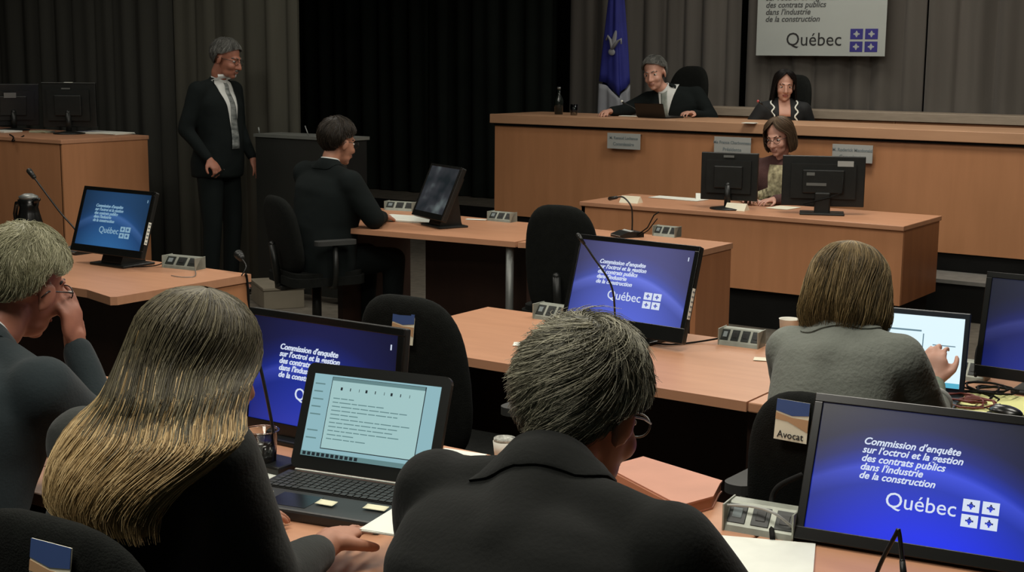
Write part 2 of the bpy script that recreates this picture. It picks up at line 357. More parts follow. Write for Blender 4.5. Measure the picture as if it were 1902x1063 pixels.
# mic desk B: witness side, then side with table microphone
B1a=at(722,436,.74); B1b=at(1318,466,.74)
t=thing('witness_desk','wooden desk with the tilted screen and papers of the seated man','desk',(-5.35,6.02,0))
MB().prism([(-.40,-.04),(1.16,.10),(1.16,.86),(-.55,.95),(-.45,.3)],.71,.74).obj('desk_top',W_TOP,t)
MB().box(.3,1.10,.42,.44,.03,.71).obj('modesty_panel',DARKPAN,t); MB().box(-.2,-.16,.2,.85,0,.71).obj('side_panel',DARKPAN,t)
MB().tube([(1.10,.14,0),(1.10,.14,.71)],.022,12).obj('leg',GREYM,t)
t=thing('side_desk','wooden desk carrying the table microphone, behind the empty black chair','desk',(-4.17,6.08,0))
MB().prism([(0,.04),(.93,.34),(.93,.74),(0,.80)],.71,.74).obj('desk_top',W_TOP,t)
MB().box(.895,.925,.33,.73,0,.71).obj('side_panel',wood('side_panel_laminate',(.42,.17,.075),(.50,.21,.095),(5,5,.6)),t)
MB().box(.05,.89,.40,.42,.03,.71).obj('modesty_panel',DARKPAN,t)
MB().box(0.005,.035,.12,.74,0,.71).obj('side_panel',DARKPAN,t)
# middle row C (two desks) and the left one with the grommet
t=thing('front_row_desk','light wooden desk with the blue screen in the middle of the room','desk',(-3.16,3.62,0))
MB().prism([(.06,.10),(.16,0),(1.50,0.0),(1.50,.80),(0,.81),(0,.5)],.71,.74).obj('desk_top',W_TOP,t)
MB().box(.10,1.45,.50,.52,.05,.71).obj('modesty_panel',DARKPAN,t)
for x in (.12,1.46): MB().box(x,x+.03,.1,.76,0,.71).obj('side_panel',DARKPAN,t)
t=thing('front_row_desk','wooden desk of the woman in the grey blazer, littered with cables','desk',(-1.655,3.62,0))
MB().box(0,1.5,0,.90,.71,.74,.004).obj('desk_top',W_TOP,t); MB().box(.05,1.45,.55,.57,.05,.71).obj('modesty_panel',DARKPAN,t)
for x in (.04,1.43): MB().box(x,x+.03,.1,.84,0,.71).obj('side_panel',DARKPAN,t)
t=thing('left_desk','wooden desk with round cable hole in its end panel, at the left','desk',(-4.5,3.68,0))
MB().prism([(-.02,0),(0,.02),(0,.78),(-1.75,.80),(-1.75,.06),(-.24,.06)],.705,.74).obj('desk_top',W_TOP,t)
b=MB(); o_=[(-.13,0),(.0,0)]
# end panel with an oval hole, built as a ring of quads
W2,Hh=.17,.705
cx,cz,rx,rz_=.67,.51,.052,.10
outl=[];inn=[]
N=40
for k in range(N):
    a=2*PI*k/N; c,s_=math.cos(a),math.sin(a)
    inn.append((cx+rx*c,cz+rz_*s_)); q=min((.10/abs(c)) if abs(c)>1e-4 else 9,(.195/abs(s_)) if abs(s_)>1e-4 else 9); outl.append((cx+q*c,cz+q*s_))
for X in (-.03,-.008):
    vi=[b.bm.verts.new((X,p,q)) for p,q in inn]; vo=[b.bm.verts.new((X,p,q)) for p,q in outl]
    for k in range(N): b._f([vi[k],vi[(k+1)%N],vo[(k+1)%N],vo[k]]).smooth=False
b.box(-.03,-.008,.57,.77,0,.317); b.obj('end_panel',W_V,t)
b=MB(); b.prism([(cx+.054*math.cos(2*PI*k/24),cz+.105*math.sin(2*PI*k/24)) for k in range(24)],-.034,-.026,'X'); b.obj('cable_hole_plate',BLK,t)
MB().box(-1.7,-.05,.45,.47,.05,.70).obj('modesty_panel',DARKPAN,t); MB().box(-1.7,-1.67,.1,.76,0,.70).obj('side_panel',DARKPAN,t)
# tall counter at the left
t=thing('tall_counter','tall wooden counter with two monitor backs on top, at the far left','counter',(-8.03,6.17,0))
MB().box(-2.3,0,0,.78,1.10,1.13,.004).obj('counter_top',W_TOP,t)
MB().box(-2.28,-.02,.01,.03,0,1.10).obj('front_panel',W_V,t); MB().box(-.028,-.006,.01,.77,0,1.10).obj('end_panel',W_V,t); MB().box(-2.28,-.03,.74,.77,0,1.10).obj('back_panel',W_V,t)
# back-row desks D
t=thing('back_row_desk','wooden desk under the laptop and the black-suited man','desk',(-2.75,1.88,0))
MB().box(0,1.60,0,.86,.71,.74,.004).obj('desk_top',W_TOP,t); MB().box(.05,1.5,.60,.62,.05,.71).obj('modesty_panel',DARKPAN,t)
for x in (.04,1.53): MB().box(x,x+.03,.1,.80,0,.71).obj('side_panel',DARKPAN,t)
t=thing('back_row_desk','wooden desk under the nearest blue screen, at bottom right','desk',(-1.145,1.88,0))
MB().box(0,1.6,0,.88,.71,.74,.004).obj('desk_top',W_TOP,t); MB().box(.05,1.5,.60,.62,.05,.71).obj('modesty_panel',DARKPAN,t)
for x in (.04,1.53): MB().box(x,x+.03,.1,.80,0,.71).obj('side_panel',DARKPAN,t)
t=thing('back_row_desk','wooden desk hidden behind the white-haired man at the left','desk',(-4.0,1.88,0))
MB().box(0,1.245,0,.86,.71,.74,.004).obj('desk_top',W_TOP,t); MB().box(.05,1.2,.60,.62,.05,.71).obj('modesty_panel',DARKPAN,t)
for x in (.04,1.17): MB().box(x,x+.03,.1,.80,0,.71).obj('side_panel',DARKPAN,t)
# black lectern
LX=aty(478,248,7.2); LR=aty(640,243,7.2)
t=thing('lectern','black lectern with thin grey top edge behind the seated man','lectern',(LX.x,7.2,0))
lz=LX.z; lw=(LR.x-LX.x)
MB().box(0,lw,-.02,.02,.05,lz-.02).obj('front_panel',mat('lectern_black',(.010,.011,.009),.6,var=.1),t)
MB().box(-.01,lw+.01,-.03,.25,lz-.022,lz).obj('top_edge',mat('lectern_grey_edge',(.11,.115,.105),.5,var=.1),t)
for x in (.0,lw-.03): MB().box(x,x+.03,.02,.23,0,lz-.02).obj('side_panel',BLK,t)
MB().tube([(.02,0,lz),(.012,0,lz+.045)],.006,8).obj('clip',GREYM,t); MB().tube([(lw*.6,0,lz),(lw*.56,0,lz+.07)],.004,8).obj('clip',GREYM,t)
# ================================================================ MONITORS
LINES="Commission d'enquête\nsur l'octroi et la gestion\ndes contrats publics\ndans l'industrie\nde la construction"
def logo(parent,mtx,size,mrect,mcross,name='flag_emblem'):
    """2 x 2 little flags, each with a cross"""
    w_,h_=size*.46,size*.36
    for i in range(2):
        for j in range(2):
            x=i*size*.54; z=-j*size*.44
            MB().box(x,x+w_,-.0012,0,z-h_,z).obj(name,mrect,parent).data.transform(mtx)
            c=parent.children[-1]
            b=MB(); cx=x+w_/2; cz=z-h_/2
            b.box(cx-w_*.05,cx+w_*.05,-.002,-.0012,cz-h_*.30,cz+h_*.30); b.box(cx-w_*.24,cx+w_*.24,-.002,-.0012,cz-h_*.07,cz+h_*.07)
            b.box(cx-w_*.11,cx+w_*.11,-.0022,-.0012,cz-h_*.16,cz+h_*.16)
            o=b.obj('cross',mcross,parent); o.data.transform(mtx)
def monitor(label,loc,rz,zc,tilt,w_=.476,h_=.268,scr=None,bez=.018,chin=.035,let=None,backfacing=False,dep=.045,stand='round',name='computer_monitor',cat='monitor',buttons=False):
    """screen faces local -Y; loc = foot of the stand on the desk; zc = screen centre above the desk"""
    t=thing(name,label,cat,loc,rz)
    M=Matrix.Translation((0,0,zc))@Matrix.Rotation(-tilt,4,'X')
    b=MB(); 
    W,Hh_=w_/2+bez,h_/2
    b.box(-W,W,0,dep*.55,-Hh_-chin,Hh_+bez,.005,M); hb=b.obj('housing',BLACKP,t)
    b=MB(); b.prism([(-W*.78,-Hh_*.8),(W*.78,-Hh_*.8),(W*.78,Hh_*.75),(-W*.78,Hh_*.75)],dep*.55,dep,'Y',M); b.box(-W*.5,W*.5,dep,dep+.018,-Hh_*.55,Hh_*.5,.006,M); b.obj('rear_cover',BLACKP,t)
    # raised bezel
    b=MB(); 
    for x0,x1,z0,z1 in ((-W,W,Hh_,Hh_+bez),(-W,W,-Hh_-chin,-Hh_),(-W,-w_/2,-Hh_,Hh_),(w_/2,W,-Hh_,Hh_)): b.box(x0,x1,-.006,.002,z0,z1,.0015,M)
    b.obj('bezel',BLACKG,t)
    so=None
    if scr is not None:
        so=MB().box(-w_/2,w_/2,-.001,.003,-Hh_,Hh_).obj('screen',scr,t); so.matrix_local=M
        if let:
            lm=let
            Z=Matrix.Translation((0,-.0022,0))
            text(LINES,h_*.078,lm,so,Z@Matrix.Translation((-w_*.30,0,h_*.21))@FRONT,shear=.28,line=.86,offset=.0004)
            text('Québec',h_*.165,lm,so,Z@Matrix.Translation((-w_*.175,0,-h_*.25))@FRONT,name='large_lettering')
            logo(so,Z@Matrix.Translation((w_*.145,.0012,-h_*.105)),h_*.26,lm,scr)
            MB().box(w_*.455,w_*.46,-.003,-.001,h_*.36,h_*.41).obj('cursor_mark',lm,so)
    if stand=='round':
        MB().limb([(0,.05,.015),(0,.055,zc-h_*.2)],[.022,.020],12).obj('stand_neck',BLACKP,t)
        b=MB(); b.lathe([(0,0),(.115,0),(.115,.008),(.06,.016),(.03,.02),(0,.02)],(0,.05,0),32); b.obj('stand_base',BLACKP,t)
    elif stand=='block':
        b=MB(); b.prism([(-.02,0),(.13,0),(.12,.03),(.05+.10*math.sin(tilt),zc+.02),(.03+.02*math.sin(tilt),zc-.06),(-.02,.02)],-.07,.07,'X'); b.obj('stand_neck',BLACKP,t)
        MB().box(-.12,.12,-.05,.14,0,.012,.004).obj('stand_base',BLACKP,t)
    elif stand=='low':
        MB().box(-.05,.05,.02,.07,.0,zc-h_*.25,.01).obj('stand_neck',BLACKP,t); MB().box(-.14,.14,-.06,.12,0,.014,.005).obj('stand_base',BLACKP,t)
    if buttons:
        b=MB(); b.box(W+.0005,W+.002,-.004,.012,-Hh_*.75,Hh_*.05,0,M); b.obj('side_label_strip',PAPER,t)
        b=MB(); 
        for k in range(6): b.box(W+.002,W+.0026,-.002,.010,-Hh_*.70+k*.017,-Hh_*.70+k*.017+.006,0,M)
        b.obj('side_label_print',GREYT,t)
    return t,M
def vdesk(v): return (v[0],v[1],.74)
def mk(q,w_,h_,**k):
    """place a monitor so that its screen centre is at q[:3]"""
    x,y,z,yaw,tl=q; zc=z-.74
    return x,y,zc,yaw,tl
t,_=monitor('blue glowing screen in the middle of the room with white side label strip',(-2.385,4.20,.74),R(-4),.205,R(17.7),scr=SCR_MID,let=LET,stand='block',buttons=True,chin=.052)
MB().box(-.045,.03,-.02,.02,.04,.05).obj('button_panel',BLACKG,t)
t,_=monitor('nearest blue screen with large white lettering, at bottom right',(-.830,2.695,.74),R(8),.150,R(26),w_=.470,h_=.265,scr=SCR_FG,let=LET,stand='low',chin=.026)
MB().box(-.20,-.19,-.012,-.006,-.0,.004).obj('power_light',GREYM,t)
t,_=monitor('tilted teal-blue screen on the left desk before the tall counter',(-5.19,4.26,.74),R(0),.215,R(18.5),scr=SCR_LB,let=LETD,stand='block',w_=.46,h_=.262,buttons=True)
t,_=monitor('blue screen standing behind the open laptop',(-2.335,2.55,.74),R(1),.178,R(7),scr=SCR_BL,let=LET,stand='low')
t,_=monitor('dark blue screen cut off by the right frame edge',(-.925,4.24,.74),R(-1),.20,R(13),scr=SCR_RT,stand='low')
# witness screen: seen edge-on, dim reflection painted in as emission
WIT=emis('painted_dim_reflection',(.05,.05,.05),.7)
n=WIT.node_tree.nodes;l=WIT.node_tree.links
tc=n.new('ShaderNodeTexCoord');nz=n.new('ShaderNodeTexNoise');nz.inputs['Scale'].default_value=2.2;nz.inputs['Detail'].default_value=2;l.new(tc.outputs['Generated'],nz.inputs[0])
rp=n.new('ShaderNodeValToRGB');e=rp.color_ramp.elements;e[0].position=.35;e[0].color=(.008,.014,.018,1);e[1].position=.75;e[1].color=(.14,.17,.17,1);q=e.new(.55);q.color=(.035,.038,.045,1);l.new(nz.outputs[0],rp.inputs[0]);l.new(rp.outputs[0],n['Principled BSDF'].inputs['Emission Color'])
t,M=monitor('steeply tilted dim screen on the desk of the seated dark-suited man',(-4.93,6.40,.74),R(-25),.215,R(24),w_=.35,h_=.28,scr=WIT,stand='block',bez=.014,dep=.06)
# clerk's two monitors (backs to the room)
a=at(1355,372,.74); t,M=monitor('squarish black monitor back beside the bespectacled clerk',(-4.04,8.42,.74),R(193),.215,R(0),w_=.35,h_=.28,bez=.015,chin=.02,scr=SCR_RT)
b=MB(); b.box(-.035,.035,.046,.048,.125,.14,0,M); b.obj('badge',GREYM,t)
t,M=monitor('wide black monitor back with white stickers on the clerk desk',(-3.42,8.50,.74),R(203),.215,R(0),w_=.49,h_=.285,bez=.015,chin=.022,scr=SCR_RT,stand='low')
for (x0,x1,z0,z1,nm) in ((-.185,-.085,.095,.13,'sticker'),(.055,.105,.035,.055,'sticker'),(-.02,.105,-.03,-.012,'barcode_sticker')):
    b=MB(); y0=.064 if nm!='sticker' or x0>0 else .045; b.box(x0,x1,y0,y0+.002,z0,z1,0,M); b.obj(nm,PLAQ if x0<-.1 else GREYM,t)
b=MB(); b.tube([M@Vector((-.12,.068,.03)),M@Vector((-.12,.075,-.07)),M@Vector((-.05,.08,-.10)),M@Vector((.12,.07,-.15))],.004,8); b.obj('cable',BLK,t)
# two monitor backs on the tall counter
a=at(115,250,1.13); t,M=monitor('black monitor back with bright top edge on the tall counter',(-8.62,6.72,1.13),R(214),.215,R(2),w_=.37,h_=.29,bez=.015,chin=.02,scr=SCR_RT)
b=MB(); b.box(-.2,.2,.0,.03,.160,.1625,0,M); b.obj('top_trim',GREYM,t); b=MB(); b.box(-.03,.03,.002,.028,.1625,.165,0,M); b.obj('painted_reflection',PAPER,t)  # white plate stands in for a reflection on the top edge
b=MB(); b.box(-.02,.045,.046,.048,.115,.125,0,M); b.obj('badge',GREYM,t)
t,M=monitor('black monitor back partly cut off by the left frame edge',(-9.32,6.72,1.13),R(245),.20,R(8),w_=.37,h_=.29,bez=.015,chin=.02,scr=SCR_RT)
b=MB(); b.box(-.02,.07,.066,.068,.06,.10,0,M); b.obj('badge',GREYM,t)
# white screen of the grey-blazer woman
t=thing('laptop','laptop with bright white page before the woman in the grey blazer','laptop',(-1.335,3.99,.74),R(8))
MB().box(-.185,.185,-.26,-.0,.0,.018,.003).obj('base',BLACKP,t)
M=Matrix.Translation((0,.01,.135))@Matrix.Rotation(-R(11.3),4,'X')
MB().box(-.185,.185,0,.010,-.125,.120,.003,M).obj('lid',mat('navy_black_laptop_lid',(.006,.012,.02),.35),t)
so=MB().box(-.17,.17,-.002,.001,-.1025,.1025).obj('screen',WSC,t); so.matrix_local=M
MB().box(-.15,.05,-.004,-.002,.055,.060).obj('toolbar_line',WST,so); MB().box(.055,.058,-.004,-.002,-.06,.05).obj('divider_line',WST,so)
MB().box(.0,.17,-.004,-.002,-.1025,-.088).obj('taskbar',WSB,so); MB().box(.085,.15,-.004,-.002,.018,.021).obj('text_line',WST,so)
# foreground laptop ------------------------------------------------
t=thing('laptop','open black laptop showing a document, three sticky notes on its palm rest','laptop',(-2.02,2.33,.74),R(11))
LP=t
MB().box(-.19,.19,-.255,.0,.0,.026,.006).obj('base',mat('black_laptop_shell',(.016,.017,.016),.45,var=.1),t)
MB().box(-.172,.172,-.135,-.022,.026,.0275).obj('keyboard_well',BLK,t)
KEY=mat('key_black',(.022,.024,.023),.5)
kb=MB(); rnd=random.Random(3)
for r_ in range(6):
    y=-.040-r_*.018; x=-.168
    while x<.10:
        kw=.0165 if not(r_==5 and -.09<x<0.0) else .09
        kb.box(x,x+kw-.0025,y,y+.0145,.0275,.0305,.001); x+=kw+.0005
    for k in range(4): kb.box(.104+k*.017,.104+k*.017+.0145,y,y+.0145,.0275,.0305,.001)
kb.obj('keyboard_keys',KEY,t,kind='stuff')
MB().box(-.10,.0,-.235,-.155,.026,.0268).obj('touchpad',BLACKG,t)
MB().box(-.17,.17,-.006,.001,.026,.031,.002).obj('hinge_strip',mat('pale_silver_strip',(.55,.56,.50),.35,metal=.4),t)
M=Matrix.Translation((0,.004,.03))@Matrix.Rotation(-R(22),4,'X')@Matrix.Translation((0,0,.125))
b=MB(); b.prism(rrect(.378,.250,.018),0,.012,'Y',M); b.obj('lid',mat('black_lid_frame',(.010,.011,.010),.35),t)
so=MB().box(-.166,.166,-.0015,.001,-.094,.1).obj('screen',DOCS,t); so.matrix_local=M
MB().box(-.117,.130,-.0022,-.0015,-.074,.096).obj('window_border',DOCK,so); MB().box(-.115,.128,-.0028,-.0022,-.072,.087).obj('document_window',DOC,so)
MB().box(-.115,.128,-.0033,-.0028,.087,.095).obj('title_bar',DOCL,so)
b=MB(); rnd=random.Random(8)
for k in range(11):
    x=-.105
    for q_ in range(rnd.randint(5,9)):
        l_=rnd.uniform(.01,.03)
        if k in(0,4,9) and q_>2: break
        b.box(x,x+l_,-.0034,-.0028,.045-k*.0095,.045-k*.0095+.0022); x+=l_+.003
        if x>.115: break
b.obj('text_lines',DOCL,so,kind='stuff')
b=MB()
for k in range(9): b.box(-.09+k*.022+(k%3)*.003,-.085+k*.022,-.0034,-.0028,.066,.073)
b.obj('toolbar_icons',DOCK,so,kind='stuff')
b=MB()
for k in range(7): b.box(-.160,-.160+rnd.uniform(.02,.038),-.0026,-.0015,.075-k*.018-(.02 if k>4 else 0),.078-k*.018-(.02 if k>4 else 0))
b.obj('desktop_icons',DOCL,so,kind='stuff')
MB().box(-.166,.166,-.0026,-.0015,-.094,-.083).obj('taskbar',DOCL,so)
b=MB()
for k in range(12): b.box(-.16+k*.0125,-.152+k*.0125,-.0034,-.0026,-.0925,-.0845)
b.obj('taskbar_icons',DOCK,so,kind='stuff')
for k,(px,py,rz,lab) in enumerate(((487,916,20,'small pale sticky note at the left of the laptop palm rest'),(606,935,8,'small pale sticky note in the middle of the laptop palm rest'),(698,944,12,'pale sticky note on the palm rest beside the hand'))):
    c=at(px,py,.770); o=MB(); Wn=.022 if k<2 else .026
    o.grid([[Vector((-Wn+i*Wn*2/4,-.012+j*.006,.0006+.0022*(j/4)**2)) for i in range(5)] for j in range(5)])
    o=o.obj('sticky_note',STICKY,None,loc=c,rot=(0,0,R(rz))); m_=o.modifiers.new('s','SOLIDIFY'); m_.thickness=.0012; tag(o,lab,'sticky note','sticky notes on the laptop')
# ================================================================ SOCKET BOXES
def socketbox(label,loc,rz,L=.15,n_=3,cable=None):
    t=thing('desk_socket_box',label,'socket box',loc,rz,'silver socket boxes along the desks')
    b=MB(); b.prism([(-.035,0),(.035,0),(.035,.055),(.005,.055),(-.030,.012)],-L/2,L/2,'X'); b.obj('housing',SOCK,t)
    sl=math.atan2(.035,.043)
    for k in range(n_):
        x=-L/2+L*(k+.5)/n_; Ms=Matrix.Translation((x,-.0125,.0335))@Matrix.Rotation(-sl,4,'X')
        s_=MB().box(-L/n_*.38,L/n_*.38,-.002,.003,-.0215,.0215,.001,Ms).obj('socket',SOCKD,t)
        MB().box(-L/n_*.2,L/n_*.2,-.0035,-.002,-.010,.012,.0008,Ms).obj('socket_insert',GREYT if k==0 else BLACKP,s_)
    for sx in (-1,1):
        b=MB(); b.box(sx*L/2-(.004 if sx>0 else 0),sx*L/2+(.004 if sx<0 else 0),-.038,.037,0,.058,.001); b.obj('end_cap',SOCK,t)
    return t
def sb(px0,py0,px1,py1,label,n_=3):
    a=at(px0,py0,.74); b_=at(px1,py1,.74); c=(a+b_)/2; L=(b_-a).length
    return socketbox(label,(c.x,c.y+.035,.74),math.atan2(b_.y-a.y,b_.x-a.x),L,n_)
sb(1338,984,1470,1007,'silver socket box left of the nearest blue screen',3)
sb(1332,640,1407,649,'silver socket box right of the middle blue screen',4)
sb(990,592,1045,600,'silver socket box left of the middle blue screen',3)
sb(300,497,362,503,'silver socket box on the left desk with loose wire',3)
sb(905,410,948,414,'silver socket box beside the steeply tilted screen',3)
sb(712,390,764,393,'silver socket box behind the papers of the seated man',3)
sb(1212,438,1254,442,'silver socket box right of the table microphone',3)
sb(1775,705,1828,712,'silver socket box among cables by the white-page laptop',3)
# ================================================================ CHAIRS
def make_chair(label,loc,rz,top=1.0,bw=.40,bh=.50,tagcard=None,arms=True,lean=8,group='black swivel chairs of the room'):
    """faces local +Y; backrest at -Y"""
    t=thing('swivel_chair',label,'chair',loc,rz,None)
    # backrest: rounded, curved pad
    P=[];nu,nv=22,18; zc=top-bh/2
    def sup(a,e=.45): return math.copysign(abs(math.cos(a))**e,math.cos(a)),math.copysign(abs(math.sin(a))**e,math.sin(a))
    rings=[]
    for q in range(9):
        f=q/8; th=(math.sin(PI*f)**.5) ; sc=.80+.20*th; y=-.035+.07*f
        row=[]
        for k in range(40):
            a=2*PI*k/40; c,s_=sup(a,.62); x=c*bw/2*sc; z=s_*bh/2*sc
            x*=1-.10*(s_>0)*s_*.6
            row.append(Vector((x,y+.35*x*x*1.0-math.tan(R(lean))*z-.21,zc+z)))
        rings.append(row)
    b=MB(); b.grid(rings,True)
    for rg,flip in ((rings[0],1),(rings[-1],0)):
        c=b.bm.verts.new(sum(rg,Vector())/len(rg)); b.bm.verts.ensure_lookup_table()
        vs=[b.bm.verts.new(p) for p in rg]
        for k in range(40): b._f([vs[k],vs[(k+1)%40],c])
    bmesh.ops.remove_doubles(b.bm,verts=b.bm.verts,dist=1e-5)
    b.obj('backrest',DARKF,t)
    b=MB(); b.limb([(0,-.235,.42),(0,-.27,zc-.05)],[.022,.02],10); b.box(-.05,.05,-.24,-.02,.385,.41,.004); b.obj('back_bracket',BLACKP,t)
    b=MB(); pts=rrect(.48,.46,.09); b.prism(pts,.42,.47); b.prism([(x*.94,y*.94) for x,y in pts],.47,.495); b.obj('seat',DARKF,t)
    b=MB(); b.cone((0,0,.12),(0,0,.42),.028,.028,14); b.obj('column',BLACKP,t)
    for k in range(5):
        a=2*PI*k/5+.3; d=Vector((math.cos(a),math.sin(a),0))
        b=MB(); b.limb([Vector((0,0,.12)),d*.28+Vector((0,0,.085))],[.028,.016],10); lo=b.obj('base_arm',BLACKP,t)
        b=MB(); b.ell(d*.28+Vector((0,0,.03)),(.02,.028,.028),Euler((0,0,a)).to_matrix(),12); b.obj('caster',GREYM,lo)
    if arms:
        for sx in (-1,1):
            b=MB(); b.tube([(sx*.20,0,.41),(sx*.275,0,.42),(sx*.285,0,.50),(sx*.285,0,.665)],.016,10); ao=b.obj('arm_post',BLACKP,t)
            b=MB(); b.prism([(x+sx*.285,y) for x,y in rrect(.075,.25,.035)],.665,.69); b.obj('arm_pad',ARM,ao)
    if tagcard:
        x0,z0,txt=tagcard; yb=-.035+.35*x0*x0-math.tan(R(lean))*(z0-zc)-.21-.008
        Mt=Matrix.Translation((x0,yb,z0))@Matrix.Rotation(-R(lean)*0-R(lean),4,'X')
        Mt=Mt@Matrix.Scale(.95,4)
        co=MB().box(-.042,.042,-.002,.0,-.048,.048,0,Mt).obj('name_card',CREAM,t)
        b=MB(); b.prism([(-.042,.020),(0,.012),(.042,.018),(.042,.048),(-.042,.048)],-.0032,-.002,'Y',Mt); b.obj('blue_band',mat('card_blue',(.045,.09,.26),.6),co)
        b=MB(); b.prism([(-.042,.0),(-.01,-.002),(.042,-.022),(.042,.008),(.0,.008),(-.042,.016)],-.0031,-.002,'Y',Mt); b.obj('tan_band',mat('card_tan',(.50,.30,.16),.6),co)
        if txt: text(txt,.0235,INK,co,Mt@Matrix.Translation((-.034,-.0032,-.042))@FRONT)
    return t
make_chair('empty black swivel chair before the side desk with the table microphone',(-3.66,5.92,0),R(8),top=1.015,bw=.40,bh=.60,arms=False)
make_chair('empty black swivel chair with blue-topped card, behind the laptop screens',(-2.575,3.42,0),R(2),top=1.02,bw=.40,bh=.52,tagcard=(.015,.925,''))
make_chair('black swivel chair of the grey-blazer woman with a lettered card',(-1.12,3.13,0),R(-2),top=.985,bw=.42,bh=.52,tagcard=(-.066,.92,'Avocat'))
make_chair('black swivel chair with blue card at the bottom left corner',(-1.63,1.43,0),R(4),top=1.075,bw=.42,bh=.54,tagcard=(.045,1.005,'Avocat'))
make_chair('black swivel chair under the seated dark-suited man',(-5.50,5.98,0),R(-25),top=.93,bw=.44,bh=.46,lean=10)
for lab,x,y,tp in (('tall dark chair behind the grey-haired man at the dais',-5.70,10.64,1.66),('tall black chair behind the dark-haired woman at the dais',-4.76,10.62,1.60)):
    c=make_chair(lab,(x,y,.402),R(180-(18 if x<-5 else 25)),top=tp-.402,bw=.50,bh=.75,lean=10)
make_chair('swivel chair under the bespectacled clerk, mostly hidden',(-4.0,9.20,0),R(180),top=.95,bw=.40,bh=.42,arms=False)
make_chair('swivel chair under the white-haired man, mostly hidden',(-2.69,1.55,0),R(0),top=.86,bw=.40,bh=.42,arms=False)
make_chair('swivel chair under the nearest black-suited man, mostly hidden',(-1.0,1.32,0),R(4),top=.88,bw=.40,bh=.42,arms=False)
# ================================================================ PEOPLE
V=Vector
def hand(b,wr,d,nrm,side,curl=.35,size=1.,spread=.10,curls=None):
    """d: direction of the fingers, nrm: direction the palm faces, side: +1 if the thumb leaves towards d x nrm"""
    d=d.normalized(); nrm=(nrm-d*nrm.dot(d)).normalized(); ac=d.cross(nrm)*side; s=size
    rot=Matrix((ac,d,nrm)).transposed()
    b.ell(wr+d*.045*s,(.041*s,.052*s,.017*s),rot,16); b.ell(wr+d*.065*s+ac*.008*s,(.038*s,.03*s,.015*s),rot,14)
    b.limb([wr-d*.03*s,wr+d*.02*s],[.026*s,.025*s],14)
    for k,(o,L) in enumerate(((.030,.072),(.010,.082),(-.011,.076),(-.030,.060))):
        c=curl if curls is None else curls[k]; p=wr+d*(.082-.012*abs(k-1.3)*.5)*s+ac*o*s
        dd=(d+ac*(spread*(1.2-k))).normalized(); pts=[p-d*.02*s,p]; ang=0
        for j,f in enumerate((.45,.32,.23)):
            ang+=c*(.7 if j==0 else 1.1); v=dd*math.cos(ang)+nrm*math.sin(ang); p=p+v*L*f*s; pts.append(p)
        b.limb(pts,[.0095*s,.0092*s,.0086*s,.0078*s,.0068*s],12)
    p0=wr+d*.018*s+ac*.026*s; p1=p0+(d*.6+ac*.8+nrm*.35).normalized()*.036*s; p2=p1+(d*.9+ac*.35+nrm*.4).normalized()*.030*s; p3=p2+(d+nrm*.35).normalized()*.022*s
    b.limb([p0,p1,p2,p3],[.015*s,.0115*s,.0098*s,.008*s],12)
SIT=dict(pelvis=(0,0,.56),belly=(0,.03,.74),chest=(0,.06,.94),neck=(0,.06,1.10),head=(0,.10,1.22),shL=(-.18,.05,1.06),shR=(.18,.05,1.06),
  elL=(-.25,.12,.82),elR=(.25,.12,.82),wrL=(-.17,.36,.79),wrR=(.17,.36,.79),hipL=(-.09,0,.54),hipR=(.09,0,.54),knL=(-.13,.44,.52),knR=(.13,.44,.52),anL=(-.13,.42,.09),anR=(.13,.42,.09),toeL=(-.14,.56,.04),toeR=(.14,.56,.04))
STAND=dict(pelvis=(0,0,.98),belly=(0,.02,1.12),chest=(0,.01,1.34),neck=(0,0,1.52),head=(0,.03,1.70),shL=(-.19,0,1.47),shR=(.19,0,1.47),
  elL=(-.25,-.03,1.18),elR=(.25,-.03,1.18),wrL=(-.24,.08,.93),wrR=(.24,.08,.93),hipL=(-.09,0,.94),hipR=(.09,0,.94),knL=(-.11,.03,.52),knR=(.11,.03,.52),anL=(-.11,0,.10),anR=(.11,0,.10),toeL=(-.13,.15,.05),toeR=(.13,.15,.05))
